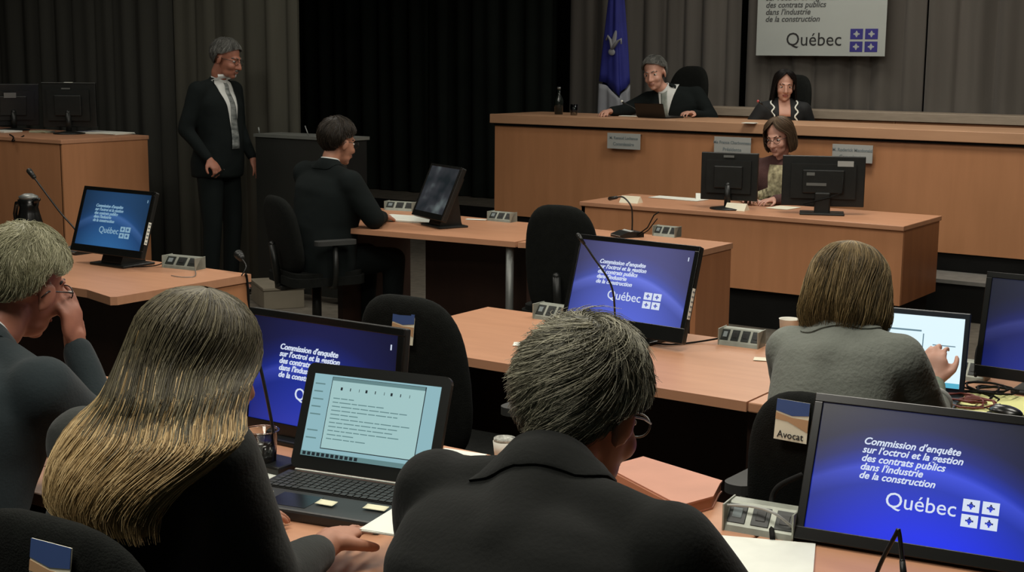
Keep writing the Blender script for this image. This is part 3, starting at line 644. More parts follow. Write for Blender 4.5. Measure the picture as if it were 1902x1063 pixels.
def person(label,loc,rz,base,J=None,head=(0,0,0),hs=1.,skin=SKIN,coat=SUITB,bulk=1.,vox=.006,coatname='jacket',shirt=SHIRT,trous=None,fem=False,hands=None,legs=True,face=True,cv=.011,wr=1.,lip=LIPM,brow=None,group=None,collar=True,sleeve_end=.93,nose=1.,collar_r=1.,vd=.045):
    t=thing('person',label,'person',loc,rz)
    j={k:V(v) for k,v in base.items()}
    inv=(Matrix.Translation(loc)@Matrix.Rotation(rz,4,'Z')).inverted()
    for k,v in (J or {}).items():
        j[k]=inv@V(v[1]) if v[0]=='w' else V(v)
    Mh=Matrix.Translation(j['head'])@Matrix.Rotation(head[0],4,'Z')@Matrix.Rotation(-head[1],4,'X')@Matrix.Rotation(head[2],4,'Y')@Matrix.Scale(hs,4)
    R3=Mh.to_3x3().normalized()
    b=MB()
    def he(c,r,rot=None):
        b.ell(Mh@V(c),tuple(x*hs for x in r),R3 if rot is None else R3@rot.to_matrix(),24)
    he((0,-.015,.035),(.073,.094,.083)); he((0,.028,-.02),(.060,.064,.085)); he((0,.033,-.072),(.050,.052,.040)); he((0,.068,-.098),(.022,.020,.016))
    he((0,.076,.022),(.046,.017,.010)); 
    for sx in (-1,1):
        he((sx*.034,.056,-.034),(.026,.030,.026)); 
        he((sx*.077,-.008,-.010),(.008,.019,.031),Euler((R(-8),0,sx*R(-22)))); he((sx*.074,-.012,-.03),(.007,.012,.014))
    b.limb([Mh@V((0,.086,.012)),Mh@V((0,.104,-.022)),Mh@V((0,.109*nose,-.036))],[.009*hs,.011*hs,.0135*hs],12)
    for sx in (-1,1): b.ell(Mh@V((sx*.012,.096,-.040)),.009*hs,None,10)
    he((0,.089,-.063),(.024,.010,.0055)); he((0,.087,-.073),(.021,.010,.006))
    nw=.052 if not fem else .043
    b.limb([Mh@V((0,-.02,-.055)),Mh@V((0,-.03,-.10)),j['neck'],j['chest']+V((0,.02,.05))],[nw,nw,nw,nw*.95],20)
    b.limb([j['chest'],j['belly'],j['pelvis']],[.09,.09,.10],16); b.limb([j['shL'],j['chest']+V((0,0,.05)),j['shR']],[.03,.05,.03],14)
    for s in 'LR':
        b.limb([j['sh'+s],j['el'+s],j['wr'+s]],[.036,.032,.025],14)
        if legs: b.limb([j['hip'+s],j['kn'+s],j['an'+s],j['toe'+s]],[.06,.045,.032,.025],14)
    hd=hands or {}
    for s in 'LR':
        h_=hd.get(s,{}); fa=(j['wr'+s]-j['el'+s]).normalized()
        def tl(v): return (inv.to_3x3()@V(v)) if v is not None else None
        d=tl(h_.get('d')) or fa; n_=tl(h_.get('n')) or V((0,0,-1))
        if abs(d.normalized().dot(n_.normalized()))>.97: n_=V((0,1,0))
        # thumb on the inner side when palms face down
        sd=h_.get('side',-1 if s=='R' else 1)
        hand(b,j['wr'+s]+fa*.0,d,n_,sd,h_.get('curl',.3),h_.get('size',.92 if fem else 1.),curls=h_.get('curls'))
    body=b.obj('body',skin,t); remesh(body,vox,5,.5)
    bv=BVHTree.FromObject(body,bpy.context.evaluated_depsgraph_get())
    def snap(x,z,off=0):
        o=Mh@V((x,.3,z)); d=R3@V((0,-1,0)); h=bv.ray_cast(o,d)
        return (h[0]-d*off) if h[0] else Mh@V((x,.09,z))
    if face:
        for sx in (-1,1):
            b=MB(); p=snap(sx*.031,.0,0); b.ell(p-R3@V((0,.006,0))*hs,(.0145*hs,.0085*hs,.0075*hs),R3,12); eo=b.obj('eye',EYEW,t)
            b=MB(); b.ell(p+R3@V((0,.0005,0))*hs,(.0062*hs,.0035*hs,.0066*hs),R3,10); b.obj('iris',EYE,eo)
            b=MB(); b.tube([snap(sx*x,z,.001) for x,z in ((.014,.020),(.030,.026),(.046,.019))],.0034*hs,6); b.obj('eyebrow',brow or INK,t)
        b=MB(); b.tube([snap(x,z,.0012) for x,z in ((-.021,-.064),(-.009,-.0605),(0,-.063),(.009,-.0605),(.021,-.064))],.0036*hs,6)
        b.tube([snap(x,z,.0012) for x,z in ((-.019,-.067),(0,-.0725),(.019,-.067))],.004*hs,6); b.obj('lips',lip,t)
    # coat
    b=MB(); ch,be,pe=j['chest'],j['belly'],j['pelvis']; sp=(ch-pe).normalized(); lat=(j['shR']-j['shL']).normalized()
    fr=lat.cross(sp)*-1
    if fr.y<0: fr=-fr
    rt=Matrix((lat,fr,sp)).transposed()
    k_=bulk
    def ringpt(c,rx,ry,a): 
        ca,sa=math.cos(a),math.sin(a); e=.8
        return c+lat*math.copysign(abs(ca)**e,ca)*rx+fr*math.copysign(abs(sa)**e,sa)*ry
    prof=[(pe-sp*.12,.175,.135),(pe,.180,.142),(be,.160 if not fem else .138,.126 if not fem else .108),(ch-sp*.06,.175 if not fem else .150,.126 if not fem else .112),(ch+sp*.03,.188 if not fem else .155,.122 if not fem else .110),(ch+sp*.085,.180 if not fem else .150,.100),(ch+sp*.125,.150 if not fem else .125,.072),(j['neck']+V((0,0,-.01)),.060,.055)]
    P=[[ringpt(c,rx*k_,ry*k_,2*PI*i/32) for i in range(32)] for c,rx,ry in prof]
    b.grid(P,True)
    for row in (P[0],P[-1]):
        vs=[b.bm.verts.new(p) for p in row]; b._f(vs)
    bmesh.ops.remove_doubles(b.bm,verts=b.bm.verts,dist=1e-6)
    if False: b.ell(ch,(.155*k_,.105*k_,.16),rt,24); b.ell(be,(.135*k_,.10*k_,.15),rt,24); b.ell(pe,(.165*k_,.13*k_,.13),rt,24); b.ell(ch+fr*.05-V((0,0,.02)),(.12*k_,.07,.07),rt,20)
    if fem: b.ell(ch+fr*.05-V((0,0,.02)),(.115*k_,.065,.065),rt,20)
    b.limb([j['shL'],(j['shL']+j['shR'])/2,j['shR']],[.050*k_,.060*k_,.050*k_],20)
    for s in 'LR':
        b.cone(j['neck']+V((0,-.012,-.015)),j['sh'+s]+V((0,0,.012)),.056,.042*k_,18)
        sh,el,wr_=j['sh'+s],j['el'+s],j['wr'+s]; e=el+(wr_-el)*sleeve_end
        b.limb([sh,sh+(el-sh)*.45,el,el+(wr_-el)*.5,e],[.062*k_,.057*k_,.050*k_,.044,.038],18)
    b.limb([j['neck']+V((0,-.008,-.012)),ch+V((0,-.01,.07))],[.068*collar_r,.085],20) if (collar and vd<.1) else b.limb([j['neck']+V((0,-.02,-.035)),ch+V((0,-.01,.06))],[.05,.075],20)
    if legs and trous is None: pass
    co=b.obj(coatname,coat,t); remesh(co,cv,9,.6)
    for v in co.data.vertices:
        p=v.co; q=mnoise.noise(p*7+V((loc[0]*3,0,0)))*.005+mnoise.noise(V((p.x*12,p.y*12,p.z*22)))*.0022
        v.co=p+v.normal*q
    # jacket collar: a raised band round the neck
    nk=j['neck']; ax=(Mh@V((0,-.03,-.10))-nk).normalized()*.5+sp*.6; ax.normalize(); q=V((0,0,1)).rotation_difference(ax)
    if collar:
        bc=BVHTree.FromPolygons([v.co for v in co.data.vertices],[tuple(p.vertices) for p in co.data.polygons])
        N_=40; rows=[[] for _ in range(6)]
        for k in range(N_):
            a=2*PI*k/N_; dr=V((math.cos(a),math.sin(a),0)); ff=max(0,dr.dot(fr.normalized()))
            T=nk+q@(dr*.062*collar_r+V((0,0,.036)))-V((0,0,vd))*ff*ff
            Ti=nk+q@(dr*.056*collar_r+V((0,0,.034)))-V((0,0,vd))*ff*ff
            lo=nk+q@(dr*.088*collar_r+V((0,0,-.030)))
            hit=bc.find_nearest(lo); B_=hit[0]+hit[1]*.0045; Bi=hit[0]-hit[1]*.012
            mid=(B_*.45+T*.55)+(q@dr)*.005
            if vd>.1 and dr.dot(fr.normalized())>.30: continue
            for r_,p in zip(rows,(B_,B_*.85+mid*.15+(q@dr)*.002,mid,T,Ti,Bi)): r_.append(p)
        b=MB()
        if vd>.1:
            kk=[k for k in range(N_) if V((math.cos(2*PI*k/N_),math.sin(2*PI*k/N_),0)).dot(fr.normalized())<=.30]
            st_=next((i for i in range(1,len(kk)) if kk[i]-kk[i-1]>1),0); rows=[r_[st_:]+r_[:st_] for r_ in rows]
            b.grid(rows+[rows[0]],False)
        else: b.grid(rows+[rows[0]],True)
        b.obj('collar',coat,co)
    if shirt is not None and collar:
        b=MB(); P=[]
        for (rr,zz) in ((.056,-.01),(.0555,.042),(.0525,.043),(.052,-.01)):
            P.append([nk+q@V((math.cos(2*PI*k/32)*rr*(.92 if fem else 1),math.sin(2*PI*k/32)*rr*(.92 if fem else 1),zz)) for k in range(32)])
        for row in P:
            for i,p in enumerate(row):
                lp=p-nk; f=max(0,lp.dot(fr)/.06); row[i]=p-V((0,0,.03))*f*f
        b.grid(P+[P[0]],True); b.obj('shirt_collar',shirt,t)
    if legs:
        b=MB(); b.ell(j['pelvis']+V((0,0,-.02)),(.165*k_,.13,.10),None,20)
        for s in 'LR': b.limb([j['hip'+s],(j['hip'+s]+j['kn'+s])/2,j['kn'+s],(j['kn'+s]+j['an'+s])/2,j['an'+s]+V((0,0,.01))],[.098,.088,.070,.062,.055],18)
        tr=b.obj('trousers',trous or coat,t); remesh(tr,.014,5,.5)
        for s in 'LR':
            b=MB(); d=(j['toe'+s]-j['an'+s]); d.z=0; d.normalize(); rr=Matrix((V((d.y,-d.x,0)),d,V((0,0,1)))).transposed()
            c=j['an'+s].copy(); c.z=.045+ (j['an'+s].z-.10)
            b.ell(c-d*.01,(.040,.055,.045),rr,16); b.ell(c+d*.09+V((0,0,-.008)),(.045,.10,.034),rr,16); so=b.obj('shoe',BLACKG,t); remesh(so,.008,3)
    t['_']=0; del t['_']
    return t,Mh,j,co,body,inv,R3
def patch(t,co,zs,xl,xr,m_,name,off=.003,n=10,th=.0015,axis=V((0,1,0)),cx=0):
    """a piece of cloth lying on the front of the coat between xl(z) and xr(z), local frame"""
    bv=BVHTree.FromPolygons([v.co for v in co.data.vertices],[tuple(p.vertices) for p in co.data.polygons])
    P=[]
    for z in zs:
        row=[]; a,b_=xl(z),xr(z)
        for i in range(n+1):
            x=a+(b_-a)*i/n; h=bv.ray_cast(V((x,1.5,z)),V((0,-1,0)))
            y=(h[0].y if h[0] else .1)+off
            row.append(V((x,y,z)))
        P.append(row)
    b=MB(); b.grid(P); o=b.obj(name,m_,t,norm=False); md=o.modifiers.new('s','SOLIDIFY'); md.thickness=th; md.offset=0; return o
def hair_short(t,Mh,mats,n=1800,thick=.010,length=.5,rad=.0011,seed=1,pole=(0,-.35,1),front=60,side=92,back=126,lift=.02,swirl=.6,mess=.3,c0=(0,-.013,.034),rr=(.076,.097,.087),part=0,weights=(.35,.4,.25)):
    rnd=random.Random(seed); pz=V(pole).normalized(); q=pz.to_track_quat('Z','Y')
    # azimuth measured in head frame: 0 = front
    ey=(V((0,1,0))-pz*pz.y).normalized(); ex=ey.cross(pz)
    def tmax(ph):
        f=math.cos(ph); 
        a=side+(front-side)*max(0,f)**1.2 if f>0 else side+(back-side)*min(1,(-f)*1.25)
        ear=math.exp(-((abs(math.atan2(math.sin(ph),math.cos(ph)))-1.62)/.28)**2)*12
        return R(a-ear)
    def P(th,ph,h):
        d=pz*math.cos(th)+(ey*math.cos(ph)+ex*math.sin(ph))*math.sin(th)
        s=1/math.sqrt((d.x/rr[0])**2+(d.y/rr[1])**2+(d.z/rr[2])**2)
        return V(c0)+d*(s+h)
    b=MB(); rows=[]
    nT,nP=16,48
    for i in range(nT+1):
        f=i/nT; rows.append([Mh@P(max(.02,tmax(2*PI*k/nP)*f),2*PI*k/nP,thick*(1 if f<.8 else 1-.75*(f-.8)/.2)*(.9+.25*mnoise.noise(V((math.cos(2*PI*k/nP)*2,math.sin(2*PI*k/nP)*2,f*3+seed))))) for k in range(nP)])
    rows.append([Mh@P(tmax(2*PI*k/nP)*.99,2*PI*k/nP,-.006) for k in range(nP)])
    b.mi=0; b.grid(rows,True)
    c=b.bm.verts.new(Mh@P(.0,0,thick)); b.bm.verts.ensure_lookup_table()
    r0=[b.bm.verts[k] for k in range(nP)]
    for k in range(nP): b._f([r0[k],r0[(k+1)%nP],c])
    for i in range(n):
        ph=rnd.uniform(-PI,PI); tm=tmax(ph); th=tm*math.sqrt(rnd.random())*.98; L=length*rnd.uniform(.6,1.2)
        cl=mnoise.noise(V((math.cos(ph)*1.7,math.sin(ph)*1.7,th*1.5+seed*3)))
        sw=(swirl+mess*cl*3+rnd.gauss(0,mess*.4))
        h0=thick*rnd.uniform(.3,.9); up=lift*rnd.uniform(.2,1)*(1+cl)
        pts=[]
        for s in range(6):
            f=s/5; tt=min(th+L*f,tm+.10); pp=ph+sw*L*f/max(.35,math.sin(max(th,.2)))
            pts.append(Mh@P(tt,pp,h0+thick*.45*math.sin(PI*min(1,f*.9))+up*f*f*.6))
        b.mi=rnd.choices((0,1,2),weights)[0]
        if cl>.15 and b.mi==0: b.mi=1
        b.tube(pts,rad*rnd.uniform(.8,1.4),3,False,r2=rad*.3)
    return b.obj('hair',list(mats),t,norm=False)
def hair_long(t,rings,mats,n=2500,rad=.0012,seed=1,thick=.012,jit=.05,weights=(.3,.45,.25),mats2=None,split=.5,vmin=.85,wave=.01,frm=0.0,tips=.12):
    """rings: (centre, right half vector, back half vector, opening half angle in degrees) in the person frame, from the crown down"""
    rnd=random.Random(seed); N=len(rings)
    def cr(a,b_,c,d,f): return .5*((2*b_)+(c-a)*f+(2*a-5*b_+4*c-d)*f*f+(3*b_-a-3*c+d)*f**3)
    def P(u,v,h):
        x=min(max(v,0),.9999)*(N-1); i=int(x); f=x-i
        g=[rings[max(0,min(N-1,k))] for k in (i-1,i,i+1,i+2)]
        c=cr(*[V(r[0]) for r in g],f); a=cr(*[V(r[1]) for r in g],f); bk=cr(*[V(r[2]) for r in g],f); om=R(cr(*[float(r[3]) for r in g],f))
        an=u*om; d=a*math.sin(an)+bk*math.cos(an)
        return c+d+d.normalized()*h
    b=MB(); nv=8*(N-1); nu=44; rows=[]
    for i in range(nv+1):
        v=i/nv*.97; rows.append([P(-1+2*k/nu,v,(-.002+.005*mnoise.noise(V((k*.35,v*3,seed*2.))))) for k in range(nu+1)])
    inn=[[P(-1+2*k/nu,i/nv*.97,-thick) for k in range(nu+1)] for i in range(nv,-1,-1)]
    b.mi=1; b.grid(rows[:])
    b.grid(inn)
    if mats2:
        for f in b.bm.faces:
            pass
    allm=list(mats)+(list(mats2) if mats2 else [])
    if mats2:
        # base shell: golden below the split
        fc=list(b.bm.faces); per=nu
        for idx,f in enumerate(fc[:nv*per]):
            if (idx//per)/nv>split: f.material_index=4
    for i in range(n):
        u=rnd.uniform(-1,1); v0=max(0,rnd.triangular(-.25,.75,.1)); L=rnd.uniform(.25,.8); v1=min(1.0+rnd.uniform(-tips,.02)*(1),v0+L)
        if v1-v0<.08: continue
        h=rnd.uniform(-.002,thick*.45); m_=rnd.choices((0,1,2),weights)[0]; ph=rnd.uniform(0,6.28); fr_=rnd.uniform(2,5)
        cl=mnoise.noise(V((u*4,seed,v0)))*jit*2
        segs=[(v0,v1,m_)]
        if mats2 and v0<split<v1: segs=[(v0,split+rnd.gauss(0,.09),m_)]; segs.append((segs[0][1]-.01,v1,m_+3))
        elif mats2 and v0>=split: segs=[(v0,v1,m_+3)]
        for si,(a0,a1,mm) in enumerate(segs):
            if a1-a0<.02: continue
            ns=max(4,int((a1-a0)*22)); pts=[]
            for s in range(ns+1):
                v=a0+(a1-a0)*s/ns; g=v-v0
                pts.append(P(max(-1.02,min(1.02,u+cl*g+.02*math.sin(ph+v*fr_*3)*v)),v,h+wave*math.sin(ph+v*fr_*2.2)*v))
            if si==0: rw=rad*rnd.uniform(.7,1.4)
            b.mi=mm; b.tube(pts,rw,3,False,r2=rw if si<len(segs)-1 else rw*.4)
    return b.obj('hair',allm,t,norm=False)
def headring(Mh,z,a,b_,om,y=-.012):
    R_=Mh.to_3x3(); return (Mh@V((0,y,z)),R_@V((a,0,0)),R_@V((0,-b_,0)),om)
def glasses(t,Mh,body,col=SPEC,z=.0,w_=.033):
    b=MB()
    for sx in (-1,1):
        b.tube([Mh@V((sx*w_+.024*math.cos(a),.1-.006*abs(math.cos(a)),z+.017*math.sin(a)-.002)) for a in [2*PI*k/20 for k in range(21)]],.0016,6,False)
        b.tube([Mh@V((sx*(w_+.024),.094,z+.004)),Mh@V((sx*.078,.04,z+.006)),Mh@V((sx*.083,-.015,z+.004)),Mh@V((sx*.082,-.03,z-.012))],.0018,6)
    b.tube([Mh@V((-.010,.10,z)),Mh@V((0,.104,z+.003)),Mh@V((.010,.10,z))],.0016,6)
    return b.obj('glasses',col,t)
W=lambda x,y,z:('w',(x,y,z))
# --- nearest man, black suit, seen from behind
t,Mh,j,co,body,inv,R3=person('man in a black suit with tousled grey hair, seen from behind in the foreground',(-1.00,1.36,0),R(2),SIT,
  dict(chest=W(-1.02,1.51,.97),belly=W(-1.01,1.41,.76),neck=W(-1.04,1.605,1.125),head=W(-1.068,1.745,1.195),shL=W(-1.215,1.58,1.075),shR=W(-.825,1.57,1.075),
   elL=W(-1.32,1.70,.87),elR=W(-.70,1.68,.87),wrL=W(-1.20,1.95,.785),wrR=W(-.88,1.96,.785)),head=(R(-6),R(20),R(0)),hs=1.07,coat=SUITB,bulk=1.12,vox=.005,cv=.009,skin=SKIN,hands={'L':dict(d=(.3,1,-.05)),'R':dict(d=(-.3,1,-.05))},collar_r=1.08)
hair_short(t,Mh,H_GREY,n=9000,thick=.013,length=.42,rad=.0008,seed=5,pole=(0.10,-.45,1),front=84,side=100,back=124,lift=.026,swirl=.9,mess=.7,weights=(.30,.42,.28))
glasses(t,Mh,body,GREYM)
# --- long blonde hair woman
t,Mh,j,co,body,inv,R3=person('woman with long ombre blonde hair and charcoal jacket, hand by the laptop',(-1.80,1.38,0),R(-4),SIT,
  dict(pelvis=W(-1.79,1.36,.56),belly=W(-1.79,1.41,.74),chest=W(-1.775,1.50,.98),neck=W(-1.765,1.50,1.085),head=('w',tuple(aty(366,692,1.53))),shL=W(-1.925,1.50,1.055),shR=W(-1.635,1.535,1.075),
  elL=W(-2.04,1.66,.83),elR=('w',tuple(at(505,1085,.83))),wrL=W(-2.02,1.93,.78),wrR=('w',tuple(at(606,1014,.80)))),head=(R(-6),R(10),R(6)),hs=.99,coat=SUITC,fem=True,bulk=1.08,vox=.005,cv=.009,shirt=None,skin=SKIN,collar=False,sleeve_end=.80,
  hands={'R':dict(d=tuple(at(684,943,.79)-at(606,1014,.80)),n=(0.1,0,-1),curl=.16,size=1.08),'L':dict(d=(.2,1,0))},legs=True)
R_=inv.to_3x3(); RT=V((.824,.566,0)); BK=V((.45,-.89,0))
def hr2(cx,cy,zz,W_h,dp,om):
    c=at(cx,cy,zz); a_=math.sqrt(max(.001,W_h**2-(.57*dp)**2))/.82
    return (inv@c,R_@(V((.99,-.08,0))*a_),R_@(V((-.08,-.99,0))*dp),om)
rg=[headring(Mh,.142,.006,.006,180),headring(Mh,.128,.046,.056,180),headring(Mh,.088,.080,.095,165,-.012),headring(Mh,.030,.094,.108,136),
 hr2(335,712,1.205,.106,.108,128),hr2(318,750,1.175,.118,.106,120),hr2(298,790,1.15,.140,.104,112),hr2(264,832,1.12,.136,.10,104),hr2(230,877,1.09,.118,.09,98),hr2(216,928,1.05,.102,.085,90),hr2(240,980,1.012,.080,.07,84)]
hair_long(t,rg,H_BLONDT,n=10000,rad=.00085,seed=3,mats2=H_BLONDE,split=.50,thick=.014,jit=.14,wave=.010,tips=.24)
# --- white-haired man at the left, hand to his face
wq=aty(140,640,2.10)
t,Mh,j,co,body,inv,R3=person('white-haired man in a blue-grey suit resting his face on his hand',(-2.86,1.66,0),R(-8),SIT,
  dict(pelvis=W(-2.67,1.60,.56),chest=W(-2.70,1.78,.91),belly=W(-2.67,1.69,.74),neck=W(-2.765,1.88,1.07),head=W(-2.765,2.00,1.185),shL=W(-2.95,1.87,1.00),shR=W(-2.49,1.83,1.00),
   elL=W(-3.02,2.05,.80),elR=W(-2.52,2.06,.80),wrL=W(-2.85,2.22,.78),wrR=('w',tuple(wq))),head=(R(20),R(14),R(10)),hs=1.10,coat=SUITN,bulk=1.26,vox=.005,cv=.010,skin=SKINR,
   hands={'R':dict(d=(-.10,-.05,1),n=(-.8,-.35,0),curls=(.30,.40,.5,.6),size=1.05),'L':dict(d=(.3,1,0))})
hair_short(t,Mh,H_WHITE,n=8000,thick=.013,length=.34,rad=.0008,seed=9,pole=(0,-.35,1),front=78,side=87,back=110,lift=.008,swirl=.4,mess=.45,weights=(.25,.48,.27))
glasses(t,Mh,body)
# --- woman in grey blazer, bob
t,Mh,j,co,body,inv,R3=person('woman with honey-brown bob and grey blazer, hand raised before the white page',(-1.28,3.16,0),R(2),SIT,
  dict(chest=W(-1.265,3.28,.90),belly=W(-1.27,3.22,.72),neck=W(-1.27,3.33,1.04),head=W(-1.285,3.40,1.13),shL=W(-1.405,3.32,.975),shR=W(-1.115,3.32,.99),
   elL=W(-1.46,3.48,.80),elR=W(-1.07,3.46,.80),wrL=W(-1.38,3.76,.775),wrR=W(-1.145,3.70,.85)),head=(R(0),R(12),R(0)),hs=.98,coat=SUITG,fem=True,bulk=1.06,vox=.006,cv=.010,shirt=SHIRT,skin=SKINP,coatname='blazer',
   hands={'R':dict(d=(-.20,.35,.85),n=(0,1,-.3),curl=.6)},sleeve_end=.50)
rg=[headring(Mh,.135,.006,.006,180),headring(Mh,.122,.048,.058,180),headring(Mh,.085,.084,.098,165),headring(Mh,.035,.098,.116,142),headring(Mh,-.02,.106,.124,130),headring(Mh,-.065,.110,.118,124),headring(Mh,-.105,.098,.096,118)]
hair_long(t,rg,H_BOB,n=6000,rad=.0008,seed=12,thick=.016,jit=.16,wave=.008,tips=.04,weights=(.34,.4,.26))
fa=(j['wrR']-j['elR']); b=MB(); b.limb([j['elR']+fa*.40,j['elR']+fa*.93],[.036,.031],16); b.obj('striped_cuff',TEALP,t)
b=MB(); q_=fa.to_track_quat('Z','Y'); b.tube([j['elR']+fa*.50+q_@V((math.cos(2*PI*k/24)*.044,math.sin(2*PI*k/24)*.044,0)) for k in range(25)],.007,8,False); b.obj('cuff_edge',PLAQ,co)
# --- seated dark-suited man from behind (witness)
t,Mh,j,co,body,inv,R3=person('dark-suited man with brown hair and glasses seated at the witness desk',(-5.48,6.0,0),R(-12),SIT,
  dict(head=(.0,.13,1.225),neck=(0,.07,1.09),chest=(0,.06,.91),shL=(-.21,.05,1.03),shR=(.21,.06,1.0),elR=(.30,.16,.80),elL=(-.29,.16,.80),wrR=(.10,.38,.775),wrL=(-.10,.38,.775)),head=(R(2),R(10),R(2)),hs=1.12,coat=SUITK,bulk=1.28,vox=.007,cv=.013,skin=SKIN)
hair_short(t,Mh,H_DARK,n=2500,thick=.013,length=.5,rad=.0012,seed=21,front=78,side=100,back=124,lift=.004,swirl=.3,mess=.2)
glasses(t,Mh,body)
# --- standing man
sx_,sy_=-7.37,7.0; SR=R(-84)
t,Mh,j,co,body,inv,R3=person('grey-haired man in a dark suit and striped tie standing by the curtain',(sx_,sy_,0),SR,STAND,
  dict(elR=(.26,-.06,1.20),wrR=(.25,.14,1.00),elL=(-.26,-.02,1.2),wrL=(-.24,.12,.98),neck=(0,.03,1.53),head=(0,.10,1.695)),head=(R(12),R(16),R(0)),hs=1.10,coat=SUITK,bulk=1.12,vox=.006,cv=.012,skin=SKINR,brow=H_SALT[1],vd=.13,
  hands={'R':dict(curl=.7,n=(-1,0,0))})
hair_short(t,Mh,H_SALT,n=2200,thick=.011,length=.45,rad=.0011,seed=31,front=76,side=96,back=120,lift=.006,swirl=.25,mess=.25)
glasses(t,Mh,body)
b=MB(); 
for (x,z) in ((0,-.052),(-.018,-.054),(.018,-.054),(-.009,-.053),(.009,-.053)): b.ell(Mh@V((x,.098,z)),(.011,.007,.006),None,10)
b.obj('moustache',H_SALT[1],t)
zs=[1.585-.02*k for k in range(27)]
patch(t,co,zs,lambda z:-.012-.075*max(0,(z-1.10)/.42)**1.1,lambda z:.012+.075*max(0,(z-1.10)/.42)**1.1,SHIRT,'shirt_front',.004)
patch(t,co,[1.53-.0245*k for k in range(20)],lambda z:-(.018+.024*min(1,max(0,1.50-z)/.42)),lambda z:(.018+.024*min(1,max(0,1.50-z)/.42)),TIE,'tie',.010,4)
hw=(Matrix.Translation((sx_,sy_,0))@Matrix.Rotation(SR,4,'Z'))@(j['wrR']+(j['wrR']-j['elR']).normalized()*.085)
b=MB(); b.box(-.010,.010,-.05,.05,-.006,.006,.002); b.ell((0,.0,.003),(.006,.006,.006)); o=b.obj('remote_control',BLACKG,None,loc=hw+V((.02,0,-.03)),rot=(R(35),0,R(-60))); tag(o,'small dark remote held by the standing man','remote')
# --- judge man
def up(d,dz): return {k:(v[0],v[1],v[2]+dz) for k,v in d.items()}
SJ=up(SIT,.40)
t,Mh,j,co,body,inv,R3=person('grey-haired man in dark suit and pale tie leaning at the dais',(-5.50,10.48,.0),R(-168),SJ,
  dict(head=(.17,.22,1.60),neck=(.10,.14,1.46),chest=(.04,.09,1.31),shL=(-.15,.08,1.43),shR=(.25,.10,1.38),elL=(-.30,.12,1.24),elR=(.40,.30,1.29),wrL=(-.20,.34,1.28),wrR=(.45,.50,1.29)),head=(R(-5),R(10),R(8)),hs=1.12,coat=SUITK,bulk=1.18,vox=.007,cv=.013,skin=SKINP,brow=H_SALT[1],vd=.13,
  hands={'R':dict(n=(0,0,-1),curl=.5),'L':dict(curl=.5)})
hair_short(t,Mh,H_SALT,n=2200,thick=.013,length=.45,rad=.0012,seed=41,front=72,side=94,back=120,lift=.006,swirl=.25,mess=.3,weights=(.2,.4,.4))
patch(t,co,[1.51-.02*k for k in range(14)],lambda z:.055-.055*max(0,(z-1.20)/.26),lambda z:.075+.075*max(0,(z-1.20)/.26)**.9,SHIRT,'shirt_front',.004)
patch(t,co,[1.465-.02*k for k in range(12)],lambda z:.060-.026+.05*max(0,(z-1.25)/.3),lambda z:.060+.026+.05*max(0,(z-1.25)/.3),TIEL,'tie',.010,4)
# --- judge woman
t,Mh,j,co,body,inv,R3=person('dark-haired woman in black jacket with white wavy trim at the dais',(-4.55,10.40,0),R(-150),SJ,
  dict(head=(0,.06,1.515),neck=(0,.045,1.40),chest=(0,.05,1.24),shL=(-.16,.04,1.33),shR=(.16,.04,1.33),elL=(-.25,.0,1.10),elR=(.29,.05,1.12),wrL=(-.14,-.0,.95),wrR=(.16,.0,.95)),head=(R(2),R(6),R(-2)),hs=.98,coat=SHIRTB,fem=True,bulk=1.05,vox=.006,cv=.011,skin=SKINP,shirt=None,collar=False,lip=LIP,brow=H_BLACK[1])
rg=[headring(Mh,.135,.006,.006,180,.0),headring(Mh,.122,.044,.056,180,.0),headring(Mh,.088,.076,.092,158),headring(Mh,.035,.088,.105,128),headring(Mh,-.03,.094,.105,122),headring(Mh,-.09,.100,.10,120),headring(Mh,-.15,.104,.095,118),headring(Mh,-.19,.10,.09,112)]
hair_long(t,rg,H_BLACK,n=1200,rad=.0011,seed=52,thick=.016,jit=.1,wave=.004)
patch(t,co,[1.42-.02*k for k in range(8)],lambda z:-.045,lambda z:.045,SKINP,'neckline_skin',.004)
for sx in (-1,1):
    b=MB(); bvv=BVHTree.FromPolygons([v.co for v in co.data.vertices],[tuple(p.vertices) for p in co.data.polygons]); pts=[]
    for k in range(17):
        z=1.40-.20*k/16; x=sx*(.095-.01*k/16+.012*math.sin(k*1.15)); h_=bvv.ray_cast(V((x,1.5,z)),V((0,-1,0))); pts.append(V((x,(h_[0].y if h_[0] else .1)+.008,z)))
    b.tube(pts,.0065,8); b.obj('wavy_trim',PAPER,co)
# --- clerk
t,Mh,j,co,body,inv,R3=person('clerk woman with short brown hair and glasses between two monitors',(-4.02,9.26,0),R(-176),SIT,
  dict(head=(0,.14,1.185),neck=(0,.08,1.03),chest=(0,.06,.86),shL=(-.16,.05,.98),shR=(.17,.05,.96),belly=(0,.03,.70),elL=(-.24,.18,.78),elR=(.24,.20,.78),wrL=(-.10,.48,.775),wrR=(.06,.50,.785)),head=(R(-8),R(14),R(4)),hs=1.06,coat=MAUVE,fem=True,bulk=1.1,vox=.006,cv=.012,skin=SKINP,shirt=None,coatname='cardigan',collar=False,brow=H_AUB[0])
rg=[headring(Mh,.135,.006,.006,180),headring(Mh,.122,.048,.058,180),headring(Mh,.085,.082,.096,160),headring(Mh,.03,.096,.112,122),headring(Mh,-.03,.102,.112,118),headring(Mh,-.075,.10,.10,118),headring(Mh,-.105,.088,.085,116)]
hair_long(t,rg,H_AUB,n=1200,rad=.0012,seed=62,thick=.016,jit=.1,wave=.004)
glasses(t,Mh,body)
patch(t,co,[.99-.02*k for k in range(17)],lambda z:-.05-.02*(z-.7),lambda z:.05+.02*(z-.7),PATT,'patterned_blouse',.005)
